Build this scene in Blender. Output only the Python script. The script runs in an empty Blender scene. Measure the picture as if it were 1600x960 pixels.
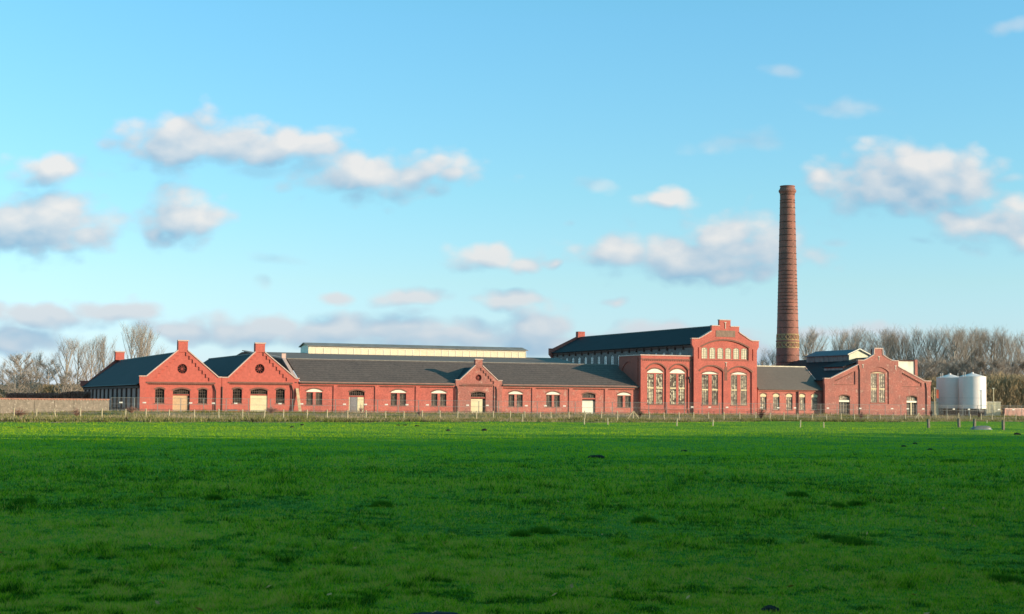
import bpy, bmesh, math, random
import numpy as np
from mathutils import Matrix, Vector
R = math.radians
random.seed(7); rng = np.random.default_rng(7)
scn = bpy.context.scene
COL = scn.collection

# ------------------------------------------------------------------ camera
F = 2450.0; CAMH = 2.3; PITCH = math.atan(149.5/F); ROLL = 0.0088
cam_d = bpy.data.cameras.new('camera'); cam = bpy.data.objects.new('camera', cam_d); COL.objects.link(cam)
cam_d.sensor_width = 36; cam_d.sensor_fit = 'HORIZONTAL'; cam_d.lens = F/1600*36
cam_d.clip_start = 0.5; cam_d.clip_end = 9000
ROT = Matrix.Rotation(R(90)+PITCH, 3, 'X') @ Matrix.Rotation(ROLL, 3, 'Z')
cam.matrix_world = Matrix.Translation((0, 0, CAMH)) @ ROT.to_4x4()
scn.camera = cam

# ------------------------------------------------------------------ light
SUN_EL, SUN_AZ = 11.3, 107.0          # azimuth clockwise from +Y
sd = Vector((math.sin(R(SUN_AZ))*math.cos(R(SUN_EL)), math.cos(R(SUN_AZ))*math.cos(R(SUN_EL)), math.sin(R(SUN_EL))))
sl = bpy.data.lights.new('sun', 'SUN'); sl.energy = 5.0; sl.angle = R(0.5); sl.color = (1.0, 0.80, 0.54)
so = bpy.data.objects.new('sun', sl); COL.objects.link(so)
so.rotation_euler = (-sd).to_track_quat('-Z', 'Y').to_euler(); so.location = sd*300
scn.view_settings.view_transform = 'Standard'; scn.view_settings.look = 'None'
scn.view_settings.gamma = 1; scn.view_settings.use_curve_mapping = False
scn.view_settings.exposure = 0.35

def ray(px, py):
    return (ROT @ Vector(((px-800)/F, (480-py)/F, -1))).normalized()
EYE = Vector((0, 0, CAMH))

# ------------------------------------------------------------------ world
SKY_STR = 0.12
CLOUDS = [  # px, py, rx, ry, weight
 (75,260,76,30,.95),(470,232,60,22,.8),(700,274,60,12,.4),(255,232,85,33,1.0),(330,215,110,33,1.15),(430,225,110,30,1.0),(585,270,120,38,1.1),(640,272,110,22,.6),(415,262,60,16,.5),
 (50,350,110,46,1.15),(120,372,50,26,1),(285,330,85,42,.95),(240,360,50,32,.6),(755,402,66,24,1.0),(818,414,28,18,.95),(868,412,14,12,.6),
 (1060,400,130,34,1.1),(1140,372,95,40,1.1),(1190,395,60,36,.8),(1350,300,100,36,1.05),(1445,270,85,42,1.25),(1490,265,45,30,1.0),
 (1555,345,75,38,1.15),(1600,370,60,36,.9),(645,470,66,14,1),(790,472,62,15,1),(530,467,32,11,.8),(965,476,26,9,.7),
 (1090,398,135,36,1.5),(1140,372,70,28,1.3),(1390,298,105,32,1.3),(1450,272,66,32,1.5),(1150,222,66,20,.5),(1320,165,75,20,.5),(1210,108,45,14,.35),(930,287,36,14,.55),(1045,307,52,17,.75),(885,345,14,8,.4),
 (60,490,150,26,.9),(170,484,90,22,.9),(20,530,90,30,.8),(300,512,90,18,.9),(390,512,110,22,1),(520,518,90,24,1.2),(640,512,80,26,1),(700,525,120,28,1),
 (850,512,60,28,1.1),(860,535,140,28,.9),(1020,530,120,26,.8),(1150,540,90,24,.7),(330,508,50,20,1.1),(1300,380,30,8,.5),(395,445,18,14,.5),(430,412,40,14,.4),(1575,45,40,14,.35),(1440,375,36,10,.4),(1560,275,50,10,.35),(1320,520,200,16,.35)]
def build_world():
    w = bpy.data.worlds.new('World'); scn.world = w; w.use_nodes = True
    nt = w.node_tree; N = nt.nodes; L = nt.links; N.clear()
    def math_(nt, op, a, b=None, c=None, clamp=False):
        n = nt.nodes.new('ShaderNodeMath'); n.operation = op; n.use_clamp = clamp
        for i, v in enumerate((a, b, c)):
            if v is None: continue
            if isinstance(v, (int, float)): n.inputs[i].default_value = v
            else: nt.links.new(v, n.inputs[i])
        return n.outputs[0]
    # cloud density groups: full clouds, and thin wisps
    def density(name, items):
        g = bpy.data.node_groups.new(name, 'ShaderNodeTree')
        g.interface.new_socket('P', in_out='INPUT', socket_type='NodeSocketVector')
        g.interface.new_socket('D', in_out='OUTPUT', socket_type='NodeSocketFloat')
        gi = g.nodes.new('NodeGroupInput'); go = g.nodes.new('NodeGroupOutput')
        wn = g.nodes.new('ShaderNodeTexNoise'); wn.inputs['Scale'].default_value = 15; wn.inputs['Detail'].default_value = 2
        g.links.new(gi.outputs[0], wn.inputs['Vector'])
        s1 = g.nodes.new('ShaderNodeVectorMath'); s1.operation = 'SUBTRACT'; s1.inputs[1].default_value = (.5, .5, .5)
        g.links.new(wn.outputs['Color'], s1.inputs[0])
        s2 = g.nodes.new('ShaderNodeVectorMath'); s2.operation = 'MULTIPLY_ADD'; s2.inputs[1].default_value = (.05, .022, 0)
        g.links.new(s1.outputs[0], s2.inputs[0]); g.links.new(gi.outputs[0], s2.inputs[2])
        run = None
        for (px, py, rx, ry, wt) in items:
            d = ray(px, py); cx, cy = d.x/d.y, d.z/d.y
            a = g.nodes.new('ShaderNodeVectorMath'); a.operation = 'SUBTRACT'; a.inputs[1].default_value = (cx, cy, 0)
            g.links.new(s2.outputs[0], a.inputs[0])
            b = g.nodes.new('ShaderNodeVectorMath'); b.operation = 'MULTIPLY'; b.inputs[1].default_value = (F/rx/1.32, F/ry/1.22, 0)
            g.links.new(a.outputs[0], b.inputs[0])
            c = g.nodes.new('ShaderNodeVectorMath'); c.operation = 'LENGTH'; g.links.new(b.outputs[0], c.inputs[0])
            v = math_(g, 'MULTIPLY_ADD', c.outputs['Value'], -.95, .80 + .5*wt)
            run = v if run is None else math_(g, 'SMOOTH_MAX', run, v, .12)
        sc = g.nodes.new('ShaderNodeVectorMath'); sc.operation = 'MULTIPLY'; sc.inputs[1].default_value = (1, 1.5, 1)
        g.links.new(gi.outputs[0], sc.inputs[0])
        n1 = g.nodes.new('ShaderNodeTexNoise'); n1.inputs['Scale'].default_value = 22; n1.inputs['Detail'].default_value = 7; n1.inputs['Roughness'].default_value = .56
        g.links.new(sc.outputs[0], n1.inputs['Vector'])
        sw = g.nodes.new('ShaderNodeVectorMath'); sw.operation = 'MULTIPLY_ADD'; sw.inputs[1].default_value = (.012, .012, 0); g.links.new(s1.outputs[0], sw.inputs[0]); g.links.new(sc.outputs[0], sw.inputs[2])
        vo = g.nodes.new('ShaderNodeTexVoronoi'); vo.feature = 'F1'; vo.inputs['Scale'].default_value = 42; vo.inputs['Detail'].default_value = 1; vo.inputs['Roughness'].default_value = .5
        g.links.new(sw.outputs[0], vo.inputs['Vector'])
        nz = math_(g, 'MULTIPLY_ADD', n1.outputs['Fac'], 1.15, -.38)
        bi = math_(g, 'MULTIPLY_ADD', vo.outputs['Distance'], -.6, 0)
        g.links.new(math_(g, 'ADD', math_(g, 'ADD', run, nz), bi), go.inputs[0])
        return g
    g = density('cloud_density', [c for c in CLOUDS if c[4] > .55 or c[1] > 500]); gf = density('wisp_density', [(a, b, c, d, e+.3) for a, b, c, d, e in CLOUDS if e <= .55 and b <= 500])
    # direction -> plane coordinates
    tc = N.new('ShaderNodeTexCoord'); sx = N.new('ShaderNodeSeparateXYZ'); L.new(tc.outputs['Generated'], sx.inputs[0])
    yy = math_(nt, 'MAXIMUM', sx.outputs[1], .02)
    cb = N.new('ShaderNodeCombineXYZ'); L.new(math_(nt, 'DIVIDE', sx.outputs[0], yy), cb.inputs[0]); L.new(math_(nt, 'DIVIDE', sx.outputs[2], yy), cb.inputs[1])
    g1 = N.new('ShaderNodeGroup'); g1.node_tree = g; L.new(cb.outputs[0], g1.inputs[0])
    of = N.new('ShaderNodeVectorMath'); of.operation = 'ADD'; of.inputs[1].default_value = (.009, .013, 0); L.new(cb.outputs[0], of.inputs[0])
    g2 = N.new('ShaderNodeGroup'); g2.node_tree = g; L.new(of.outputs[0], g2.inputs[0])
    al = N.new('ShaderNodeMapRange'); al.interpolation_type = 'SMOOTHSTEP'; al.inputs['From Min'].default_value = .0; al.inputs['From Max'].default_value = .7
    L.new(g1.outputs[0], al.inputs['Value'])
    front = N.new('ShaderNodeMapRange'); front.inputs['From Min'].default_value = .1; front.inputs['From Max'].default_value = .3; L.new(sx.outputs[1], front.inputs['Value'])
    g3 = N.new('ShaderNodeGroup'); g3.node_tree = gf; L.new(cb.outputs[0], g3.inputs[0])
    al2 = N.new('ShaderNodeMapRange'); al2.interpolation_type = 'SMOOTHSTEP'; al2.inputs['From Min'].default_value = .0; al2.inputs['From Max'].default_value = .8; al2.inputs['To Max'].default_value = .36
    L.new(g3.outputs[0], al2.inputs['Value'])
    alpha = math_(nt, 'MULTIPLY', math_(nt, 'MAXIMUM', math_(nt, 'MULTIPLY', al.outputs[0], .88), al2.outputs[0]), front.outputs[0])
    dif = math_(nt, 'SUBTRACT', g1.outputs[0], g2.outputs[0])
    sh = N.new('ShaderNodeMapRange'); sh.inputs['From Min'].default_value = -.5; sh.inputs['From Max'].default_value = .85; L.new(dif, sh.inputs['Value'])
    # low clouds are duller
    low = N.new('ShaderNodeMapRange'); low.inputs['From Min'].default_value = .03; low.inputs['From Max'].default_value = .11
    low.inputs['To Min'].default_value = .5; low.inputs['To Max'].default_value = 1; L.new(sx.outputs[2], low.inputs['Value'])
    shade = math_(nt, 'MULTIPLY', sh.outputs[0], low.outputs[0])
    cm = N.new('ShaderNodeMix'); cm.data_type = 'RGBA'; L.new(shade, cm.inputs['Factor'])
    k = 1/SKY_STR
    cm.inputs['A'].default_value = (.23*k, .385*k, .53*k, 1); cm.inputs['B'].default_value = (.70*k, .665*k, .64*k, 1)
    sky = N.new('ShaderNodeTexSky'); sky.sky_type = 'NISHITA'; sky.sun_disc = False
    sky.sun_elevation = R(SUN_EL); sky.sun_rotation = R(SUN_AZ); sky.altitude = 0; sky.air_density = 1.0; sky.dust_density = .3; sky.ozone_density = 1.0
    tint = N.new('ShaderNodeMix'); tint.data_type = 'RGBA'; tint.blend_type = 'MULTIPLY'; tint.inputs['Factor'].default_value = 1
    L.new(sky.outputs[0], tint.inputs['A']); tint.inputs['B'].default_value = (1, 1, 1, 1)
    build_world.tint = tint
    mx = N.new('ShaderNodeMix'); mx.data_type = 'RGBA'; L.new(alpha, mx.inputs['Factor']); L.new(tint.outputs['Result'], mx.inputs['A']); L.new(cm.outputs['Result'], mx.inputs['B'])
    bg = N.new('ShaderNodeBackground'); bg.inputs['Strength'].default_value = SKY_STR; L.new(mx.outputs['Result'], bg.inputs['Color'])
    out = N.new('ShaderNodeOutputWorld'); L.new(bg.outputs[0], out.inputs['Surface'])
    # vertical correction of the clear sky: pale near the horizon, clear blue above
    gr = N.new('ShaderNodeValToRGB'); mr = N.new('ShaderNodeMapRange'); mr.inputs['From Min'].default_value = 0; mr.inputs['From Max'].default_value = .4
    L.new(sx.outputs[2], mr.inputs['Value']); L.new(mr.outputs[0], gr.inputs['Fac'])
    e = gr.color_ramp.elements; e[0].position = 0; e[0].color = SKYC[0][1]
    e[1].position = 1; e[1].color = SKYC[-1][1]
    for p, c in SKYC[1:-1]:
        q = e.new(p); q.color = c
    L.new(gr.outputs[0], tint.inputs['B'])
SKYC = [(0, (.80,1.12,2.7,1)), (.09, (.82,1.14,2.05,1)), (.19, (.86,1.21,1.67,1)), (.33, (.82,1.33,1.62,1)), (.6, (.80,1.5,1.8,1)), (1, (.62,1.7,1.6,1))]
build_world()

# ------------------------------------------------------------------ helpers
TH = math.atan(1010/F)
U = Vector((math.cos(TH), math.sin(TH), 0)); D = Vector((-math.sin(TH), math.cos(TH), 0))
_r = ray(467, 640); O = Vector((_r.x/_r.y*250, 250, 0)); ZG = 0.5
def fac(px, py, d=0.0):
    r = ray(px, py); t = ((O + D*d) - EYE).dot(D)/r.dot(D); p = EYE + r*t
    return (p-O).dot(U), p.z
def fu(px, d=0.0, py=620): return fac(px, py, d)[0]
def fz(px, py, d=0.0): return fac(px, py, d)[1]
def world(u, d, z): return O + U*u + D*d + Vector((0, 0, z))
def atY(px, py, Y):
    r = ray(px, py); return EYE + r*(Y/r.y)
def gnd(px, py, z=0.0):
    r = ray(px, py); return EYE + r*((z-CAMH)/r.z)

def tag(o, label=None, cat=None, group=None, kind=None):
    if label: o['label'] = label
    if cat: o['category'] = cat
    if group: o['group'] = group
    if kind: o['kind'] = kind
    return o
def empty(name, loc, rz=0, label=None, cat=None, group=None):
    o = bpy.data.objects.new(name, None); COL.objects.link(o); o.location = loc; o.rotation_euler = (0, 0, rz); o.empty_display_size = .5
    return tag(o, label, cat, group)
def link(name, me, mat=None, parent=None):
    o = bpy.data.objects.new(name, me); COL.objects.link(o)
    if mat is not None:
        me.materials.clear(); me.materials.append(mat)
    if parent is not None: o.parent = parent
    return o
def copy_tree(o, parent=None):
    c = o.copy(); COL.objects.link(c); c.parent = parent
    for ch in list(o.children): copy_tree(ch, c)
    return c
class MB:
    def __init__(s): s.v = []; s.f = []
    def add(s, vs, fs):
        b = len(s.v); s.v += [tuple(v) for v in vs]; s.f += [tuple(i+b for i in f) for f in fs]
    def box(s, x0, x1, y0, y1, z0, z1):
        if x1 < x0: x0, x1 = x1, x0
        s.add([(x0,y0,z0),(x1,y0,z0),(x1,y1,z0),(x0,y1,z0),(x0,y0,z1),(x1,y0,z1),(x1,y1,z1),(x0,y1,z1)],
              [(0,3,2,1),(4,5,6,7),(0,1,5,4),(1,2,6,5),(2,3,7,6),(3,0,4,7)])
    def prism(s, poly, vec):           # poly: 3d points, extruded by vec
        n = len(poly); p = [Vector(q) for q in poly]; v = Vector(vec)
        s.add(p+[q+v for q in p], [tuple(range(n))[::-1], tuple(range(n, 2*n))]+[(i, (i+1) % n, n+(i+1) % n, n+i) for i in range(n)])
    def tube(s, p, q, r0, r1=None, n=8, cap=True):
        r1 = r0 if r1 is None else r1
        p = Vector(p); q = Vector(q); a = (q-p).normalized(); t = a.orthogonal().normalized(); b = a.cross(t)
        vs = [c+(t*math.cos(k*2*math.pi/n)+b*math.sin(k*2*math.pi/n))*r for c, r in ((p, r0), (q, r1)) for k in range(n)]
        fs = [(k, (k+1) % n, n+(k+1) % n, n+k) for k in range(n)]
        if cap: fs += [tuple(range(n))[::-1], tuple(range(n, 2*n))]
        s.add(vs, fs)
    def lathe(s, prof, n=32, c=(0, 0), cap=True):   # prof list of (r,z)
        vs = []; m = len(prof)
        for r, z in prof:
            for k in range(n):
                a = 2*math.pi*k/n; vs.append((c[0]+r*math.cos(a), c[1]+r*math.sin(a), z))
        fs = [(j*n+k, j*n+(k+1) % n, (j+1)*n+(k+1) % n, (j+1)*n+k) for j in range(m-1) for k in range(n)]
        if cap: fs += [tuple(range(n))[::-1], tuple(range((m-1)*n, m*n))]
        s.add(vs, fs)
    def mesh(s, name, smooth=False):
        me = bpy.data.meshes.new(name); me.from_pydata(s.v, [], s.f)
        bm = bmesh.new(); bm.from_mesh(me); bmesh.ops.recalc_face_normals(bm, faces=bm.faces); bm.to_mesh(me); bm.free()
        if smooth:
            me.polygons.foreach_set('use_smooth', [True]*len(me.polygons))
        return me
    def build(s, name, mat, parent=None, smooth=False):
        return link(name, s.mesh(name, smooth), mat, parent)
def slab_mesh(outer, holes, y0, y1):
    """flat wall in x-z with holes, between depths y0 and y1"""
    cu = bpy.data.curves.new('tmp', 'CURVE'); cu.dimensions = '2D'; cu.fill_mode = 'BOTH'; cu.extrude = (y1-y0)/2
    for loop in [outer]+list(holes):
        sp = cu.splines.new('POLY'); sp.points.add(len(loop)-1); sp.use_cyclic_u = True
        for i, (x, z) in enumerate(loop): sp.points[i].co = (x, z, 0, 1)
    ob = bpy.data.objects.new('tmp', cu); me = bpy.data.meshes.new_from_object(ob)
    bpy.data.objects.remove(ob); bpy.data.curves.remove(cu)
    vs = [(v.co.x, v.co.z+(y0+y1)/2, v.co.y) for v in me.vertices]; fs = [tuple(p.vertices)[::-1] for p in me.polygons]
    bpy.data.meshes.remove(me)
    return vs, fs
def arch(u0, u1, z0, z1, rise, n=10):
    pts = [(u0, z0), (u1, z0)]; c = (u0+u1)/2; w = (u1-u0)/2
    if rise <= 0: return pts+[(u1, z1), (u0, z1)]
    rad = (w*w+rise*rise)/(2*rise); cz = z1-rad; a0 = math.asin(min(1, w/rad))
    if rise > w: a0 = math.pi/2
    for k in range(n+1):
        a = a0-2*a0*k/n; pts.append((c+rad*math.sin(a), cz+rad*math.cos(a)))
    return pts

# ------------------------------------------------------------------ materials
MATS = {}
def mat(name, col, rough=.8, var=.25, scale=2.0, col2=None, patch=None, patch_col=None, metallic=0, spec=.5, bump=0, bscale=20, stretch=(1,1,1), wave=None, trans=None, coords='Object'):
    if name in MATS: return MATS[name]
    m = bpy.data.materials.new(name); m.use_nodes = True; nt = m.node_tree; N = nt.nodes; L = nt.links
    b = N['Principled BSDF']; b.inputs['Roughness'].default_value = rough; b.inputs['Metallic'].default_value = metallic
    b.inputs['Specular IOR Level'].default_value = spec
    tc = N.new('ShaderNodeTexCoord'); mp = N.new('ShaderNodeMapping'); mp.inputs['Scale'].default_value = stretch
    L.new(tc.outputs[coords], mp.inputs[0])
    def noise(sc, det=5, rgh=.6):
        n = N.new('ShaderNodeTexNoise'); n.inputs['Scale'].default_value = sc; n.inputs['Detail'].default_value = det; n.inputs['Roughness'].default_value = rgh
        L.new(mp.outputs[0], n.inputs['Vector']); return n
    def ramp(n, lo, hi):
        r = N.new('ShaderNodeMapRange'); r.inputs['From Min'].default_value = lo; r.inputs['From Max'].default_value = hi; L.new(n.outputs['Fac'], r.inputs['Value']); return r.outputs[0]
    def mix(fac, a, bb, mode='MIX'):
        x = N.new('ShaderNodeMix'); x.data_type = 'RGBA'; x.blend_type = mode
        for s, v in (('Factor', fac), ('A', a), ('B', bb)):
            if isinstance(v, (int, float)): x.inputs[s].default_value = v
            elif isinstance(v, tuple): x.inputs[s].default_value = (*v[:3], 1)
            else: L.new(v, x.inputs[s])
        return x.outputs['Result']
    c2 = col2 or tuple(c*.6 for c in col)
    c = mix(ramp(noise(scale), .3, .7), col, c2)
    lo = tuple([1-var]*3); hi = tuple([1+var]*3)
    c = mix(1.0, c, mix(ramp(noise(scale*9, 3, .7), .3, .7), lo, hi), 'MULTIPLY')
    if patch:
        c = mix(ramp(noise(patch[0], 8, .72), patch[1], patch[2]), c, patch_col)
    if wave:       # courses: (axis, spacing, depth)
        sp = N.new('ShaderNodeSeparateXYZ'); L.new(tc.outputs['Object'], sp.inputs[0])
        d = N.new('ShaderNodeMath'); d.operation = 'DIVIDE'; L.new(sp.outputs[wave[0]], d.inputs[0]); d.inputs[1].default_value = wave[1]
        fr = N.new('ShaderNodeMath'); fr.operation = 'FRACT'; L.new(d.outputs[0], fr.inputs[0])
        mr = N.new('ShaderNodeMapRange'); mr.inputs['From Min'].default_value = .0; mr.inputs['From Max'].default_value = .35
        mr.inputs['To Min'].default_value = 1-wave[2]; mr.inputs['To Max'].default_value = 1; L.new(fr.outputs[0], mr.inputs['Value'])
        x = N.new('ShaderNodeVectorMath'); x.operation = 'SCALE'; L.new(c, x.inputs[0]); L.new(mr.outputs[0], x.inputs['Scale']); c = x.outputs[0]
    L.new(c, b.inputs['Base Color'])
    if bump:
        bn = N.new('ShaderNodeBump'); bn.inputs['Strength'].default_value = bump; bn.inputs['Distance'].default_value = .05
        L.new(noise(bscale, 4).outputs['Fac'], bn.inputs['Height']); L.new(bn.outputs[0], b.inputs['Normal'])
    if trans:
        tr = N.new('ShaderNodeBsdfTranslucent'); L.new(c, tr.inputs['Color']); ms = N.new('ShaderNodeMixShader'); ms.inputs[0].default_value = trans
        L.new(b.outputs[0], ms.inputs[1]); L.new(tr.outputs[0], ms.inputs[2]); L.new(ms.outputs[0], N['Material Output'].inputs['Surface'])
    MATS[name] = m; return m
BRICK = mat('brick', (.57,.142,.106), .9, .24, .5, (.40,.10,.08), (1.1,.62,.76), (.56,.32,.25), bump=.3, bscale=9)
CLEANBRICK = mat('clean_brick', (.55,.125,.092), .9, .14, .3, (.50,.112,.084), (1.1,.66,.8), (.54,.2,.15), bump=.25, bscale=9)
BRICKW = mat('weathered_brick', (.54,.16,.12), .9, .24, .5, (.40,.125,.10), (1.0,.54,.70), (.50,.30,.24), bump=.3, bscale=9)
BRICKO = mat('old_brick', (.47,.155,.12), .9, .25, .4, (.30,.12,.10), (1.2,.56,.68), (.55,.36,.29), bump=.3, bscale=9)
DBRICK = mat('dark_brick', (.16,.065,.05), .9, .2, 1.2)  # dark piers; on hall end and boiler side walls shade put into colour
ARCHB = mat('arch_brick', (.27,.12,.09), .9, .25, 1.5)
COPE = mat('coping_stone', (.66,.46,.40), .8, .15, 1.5, (.55,.36,.30))
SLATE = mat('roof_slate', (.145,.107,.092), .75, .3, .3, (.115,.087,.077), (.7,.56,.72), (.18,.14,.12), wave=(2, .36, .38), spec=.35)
SLATE_SHADED = mat('shaded_slate', (.026,.028,.034), .7, .15, .3, (.018,.021,.026), wave=(2, .4, .15), spec=.18)  # dark copy of the roof slate for left slopes, shade put into its colour
RIDGE = mat('ridge_tile', (.30,.26,.23), .7, .2, 2)
ZINC = mat('zinc', (.30,.25,.21), .5, .15, .6, spec=.4)
CREAM = mat('cream_louvre', (.84,.72,.52), .7, .1, 1.2, (.76,.63,.44), wave=(2, .24, .15))
WHITE = mat('white_paint', (.84,.80,.68), .6, .08, 1.0, (.74,.67,.54))
BOARD = mat('pale_board', (.78,.66,.42), .75, .12, .8, (.70,.56,.34))
ORANGEB = mat('orange_board', (.66,.42,.24), .75, .15, .8, (.58,.35,.2))
GREYD = mat('grey_door', (.24,.22,.24), .6, .1, 1)
FRAME = mat('window_frame', (.13,.085,.065), .6, .2, 2)
FRAMEL = mat('pale_window_frame', (.42,.34,.26), .6, .2, 2)
LINTEL = mat('red_lintel', (.40,.06,.04), .6, .1, 2)
IRON = mat('iron', (.05,.045,.045), .6, .2, 2)
IRONL = mat('pale_iron', (.6,.5,.42), .5, .2, 2)
PIPE = mat('downpipe_paint', (.09,.04,.035), .6, .1, 2)
PLAQ = mat('plaque', (.30,.19,.14), .8, .3, 1.8)
STEEL = mat('galvanised', (.42,.41,.39), .4, .1, 3, metallic=.4)
def glass(name, dark, light, lo, hi, sc, rough=.12):
    m = bpy.data.materials.new(name); m.use_nodes = True; nt = m.node_tree; N = nt.nodes; L = nt.links; b = N['Principled BSDF']
    tc = N.new('ShaderNodeTexCoord'); n = N.new('ShaderNodeTexVoronoi'); n.inputs['Scale'].default_value = sc; n.inputs['Randomness'].default_value = 1
    L.new(tc.outputs['Object'], n.inputs['Vector'])
    sp = N.new('ShaderNodeSeparateColor'); L.new(n.outputs['Color'], sp.inputs[0])
    r = N.new('ShaderNodeMapRange'); r.inputs['From Min'].default_value = lo; r.inputs['From Max'].default_value = hi; L.new(sp.outputs[0], r.inputs['Value'])
    x = N.new('ShaderNodeMix'); x.data_type = 'RGBA'; x.inputs['A'].default_value = (*dark, 1); x.inputs['B'].default_value = (*light, 1); L.new(r.outputs[0], x.inputs['Factor'])
    L.new(x.outputs['Result'], b.inputs['Base Color']); b.inputs['Roughness'].default_value = rough; b.inputs['Specular IOR Level'].default_value = .5
    return m
G_DARK = glass('dark_glass', (.012,.012,.014), (.07,.05,.04), .5, .9, 2.2)
G_HALL = glass('dusty_glass', (.05,.035,.028), (.22,.16,.12), .2, 1.1, 2.6, .3)
G_BIG = glass('reflection_glass', (.10,.055,.035), (.85,.72,.50), .25, .75, 2.6, .3)  # cream cells put reflected clouds and light seen through into pane colour
G_MID = glass('murky_glass', (.12,.08,.06), (.66,.54,.38), .35, 1.0, 2.4, .3)
G_LIT = glass('cream_blind', (.70,.58,.40), (.85,.76,.55), .0, .9, 2.0, .4)
G_SKY = glass('sky_reflection_glass', (.45,.5,.55), (.8,.85,.9), .1, 1.1, .35, .12)  # pale cells put the sky reflection into the pane colour
G_SKY.node_tree.nodes['Principled BSDF'].inputs['Metallic'].default_value = .2

# ------------------------------------------------------------------ terrain
def sstep(x, a, b):
    t = np.clip((x-a)/(b-a), 0, 1); return t*t*(3-2*t)
_ph = [(rng.uniform(0, 6.28), rng.uniform(0, 6.28), rng.uniform(0, 3.14)) for _ in range(14)]
Pe0 = gnd(0, 661); Pe1 = gnd(1500, 659.5)
ED = Vector((Pe1.x-Pe0.x, Pe1.y-Pe0.y, 0)).normalized(); EN = Vector((-ED.y, ED.x, 0))
def height(X, Y):
    X = np.asarray(X, float); Y = np.asarray(Y, float)
    d = (X-O.x)*D.x+(Y-O.y)*D.y
    z = .5*sstep(d, -22, -8)
    b = 0
    for k, (a, c, t) in enumerate(_ph):
        wl = [60, 45, 33, 24, 17, 12, 9, 6.5, 5, 3.6, 2.6, 1.9, 1.3, .9][k]; am = .0022*wl**.9
        b = b+am*np.sin((X*math.cos(t)+Y*math.sin(t))*6.283/wl+a)*np.cos((X*math.sin(t*1.7)-Y*math.cos(t*1.7))*6.283/wl*.8+c)
    fade = 1-sstep(d, -25, -10)
    return z+b*fade*(.6+.4*np.sin(X*.03))
def hz(x, y): return float(height(x, y))
def grid_obj(name, xs, ys, zoff, mt, mask=None):
    XX, YY = np.meshgrid(xs, ys); ZZ = height(XX, YY)+zoff
    n, m = len(ys), len(xs)
    co = np.stack([XX, YY, ZZ], -1).reshape(-1, 3)
    idx = np.arange(n*m).reshape(n, m)
    q = np.stack([idx[:-1, :-1], idx[:-1, 1:], idx[1:, 1:], idx[1:, :-1]], -1).reshape(-1, 4)
    if mask is not None:
        cen = co[q].mean(1); q = q[mask(cen[:, 0], cen[:, 1])]
    return np_mesh_obj(name, co, q, mt, True)
def np_mesh_obj(name, co, faces, mt, smooth=False, parent=None, col=None):
    me = bpy.data.meshes.new(name); nf, k = faces.shape
    me.vertices.add(len(co)); me.vertices.foreach_set('co', np.ascontiguousarray(co, dtype=np.float32).ravel())
    me.loops.add(nf*k); me.loops.foreach_set('vertex_index', np.ascontiguousarray(faces, dtype=np.int32).ravel())
    me.polygons.add(nf); me.polygons.foreach_set('loop_start', np.arange(0, nf*k, k, dtype=np.int32))
    if smooth: me.polygons.foreach_set('use_smooth', np.ones(nf, bool))
    if col is not None:
        a = me.attributes.new('tone', 'FLOAT', 'POINT'); a.data.foreach_set('value', np.ascontiguousarray(col, dtype=np.float32))
    me.update(); me.validate()
    return link(name, me, mt, parent)
def ground_mat(name, cols, scales):
    m = bpy.data.materials.new(name); m.use_nodes = True; nt = m.node_tree; N = nt.nodes; L = nt.links; b = N['Principled BSDF']
    b.inputs['Roughness'].default_value = .95; b.inputs['Specular IOR Level'].default_value = .1
    tc = N.new('ShaderNodeTexCoord')
    c = None
    for i, (colr, sc, lo, hi) in enumerate(cols):
        if c is None: c = colr; continue
        n = N.new('ShaderNodeTexNoise'); n.inputs['Scale'].default_value = sc; n.inputs['Detail'].default_value = 6; n.inputs['Roughness'].default_value = .65
        L.new(tc.outputs['Object'], n.inputs['Vector'])
        r = N.new('ShaderNodeMapRange'); r.inputs['From Min'].default_value = lo; r.inputs['From Max'].default_value = hi; L.new(n.outputs['Fac'], r.inputs['Value'])
        x = N.new('ShaderNodeMix'); x.data_type = 'RGBA'; L.new(r.outputs[0], x.inputs['Factor'])
        if isinstance(c, tuple): x.inputs['A'].default_value = (*c, 1)
        else: L.new(c, x.inputs['A'])
        x.inputs['B'].default_value = (*colr, 1); c = x.outputs['Result']
    L.new(c, b.inputs['Base Color'])
    n = N.new('ShaderNodeTexNoise'); n.inputs['Scale'].default_value = 3; n.inputs['Detail'].default_value = 6; L.new(tc.outputs['Object'], n.inputs['Vector'])
    bp = N.new('ShaderNodeBump'); bp.inputs['Strength'].default_value = .8; bp.inputs['Distance'].default_value = .15; L.new(n.outputs['Fac'], bp.inputs['Height']); L.new(bp.outputs[0], b.inputs['Normal'])
    return m
M_MEAD = ground_mat('meadow_soil_grass', [((.16,.30,.018), 0, 0, 0), ((.05,.2,.012), .12, .4, .62), ((.15,.36,.02), .35, .52, .75), ((.02,.09,.010), 1.2, .60, .75)], None)  # darkest noise patches put grass self-shadow into the colour
M_ROUGH = ground_mat('rough_ground', [((.30,.22,.13), 0, 0, 0), ((.15,.18,.04), .25, .45, .6), ((.36,.25,.18), .5, .5, .7), ((.05,.04,.025), 1.5, .6, .75)], None)
def asp(a, b, n, p=1.0): return a+(b-a)*(np.linspace(0, 1, n)**p)
xs = np.unique(np.concatenate([-asp(160, 4000, 14, 2.2), np.linspace(-160, 160, 420), asp(160, 4000, 14, 2.2)]))
ys = np.unique(np.concatenate([-asp(0, 2000, 12, 2), asp(0, 14, 8), asp(14, 330, 620, 1.5), asp(330, 6000, 20, 2.2)]))
tag(grid_obj('meadow', xs, ys, 0, M_MEAD), kind='structure')
def q_of(x, y): return (x-Pe0.x)*EN.x+(y-Pe0.y)*EN.y
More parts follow.
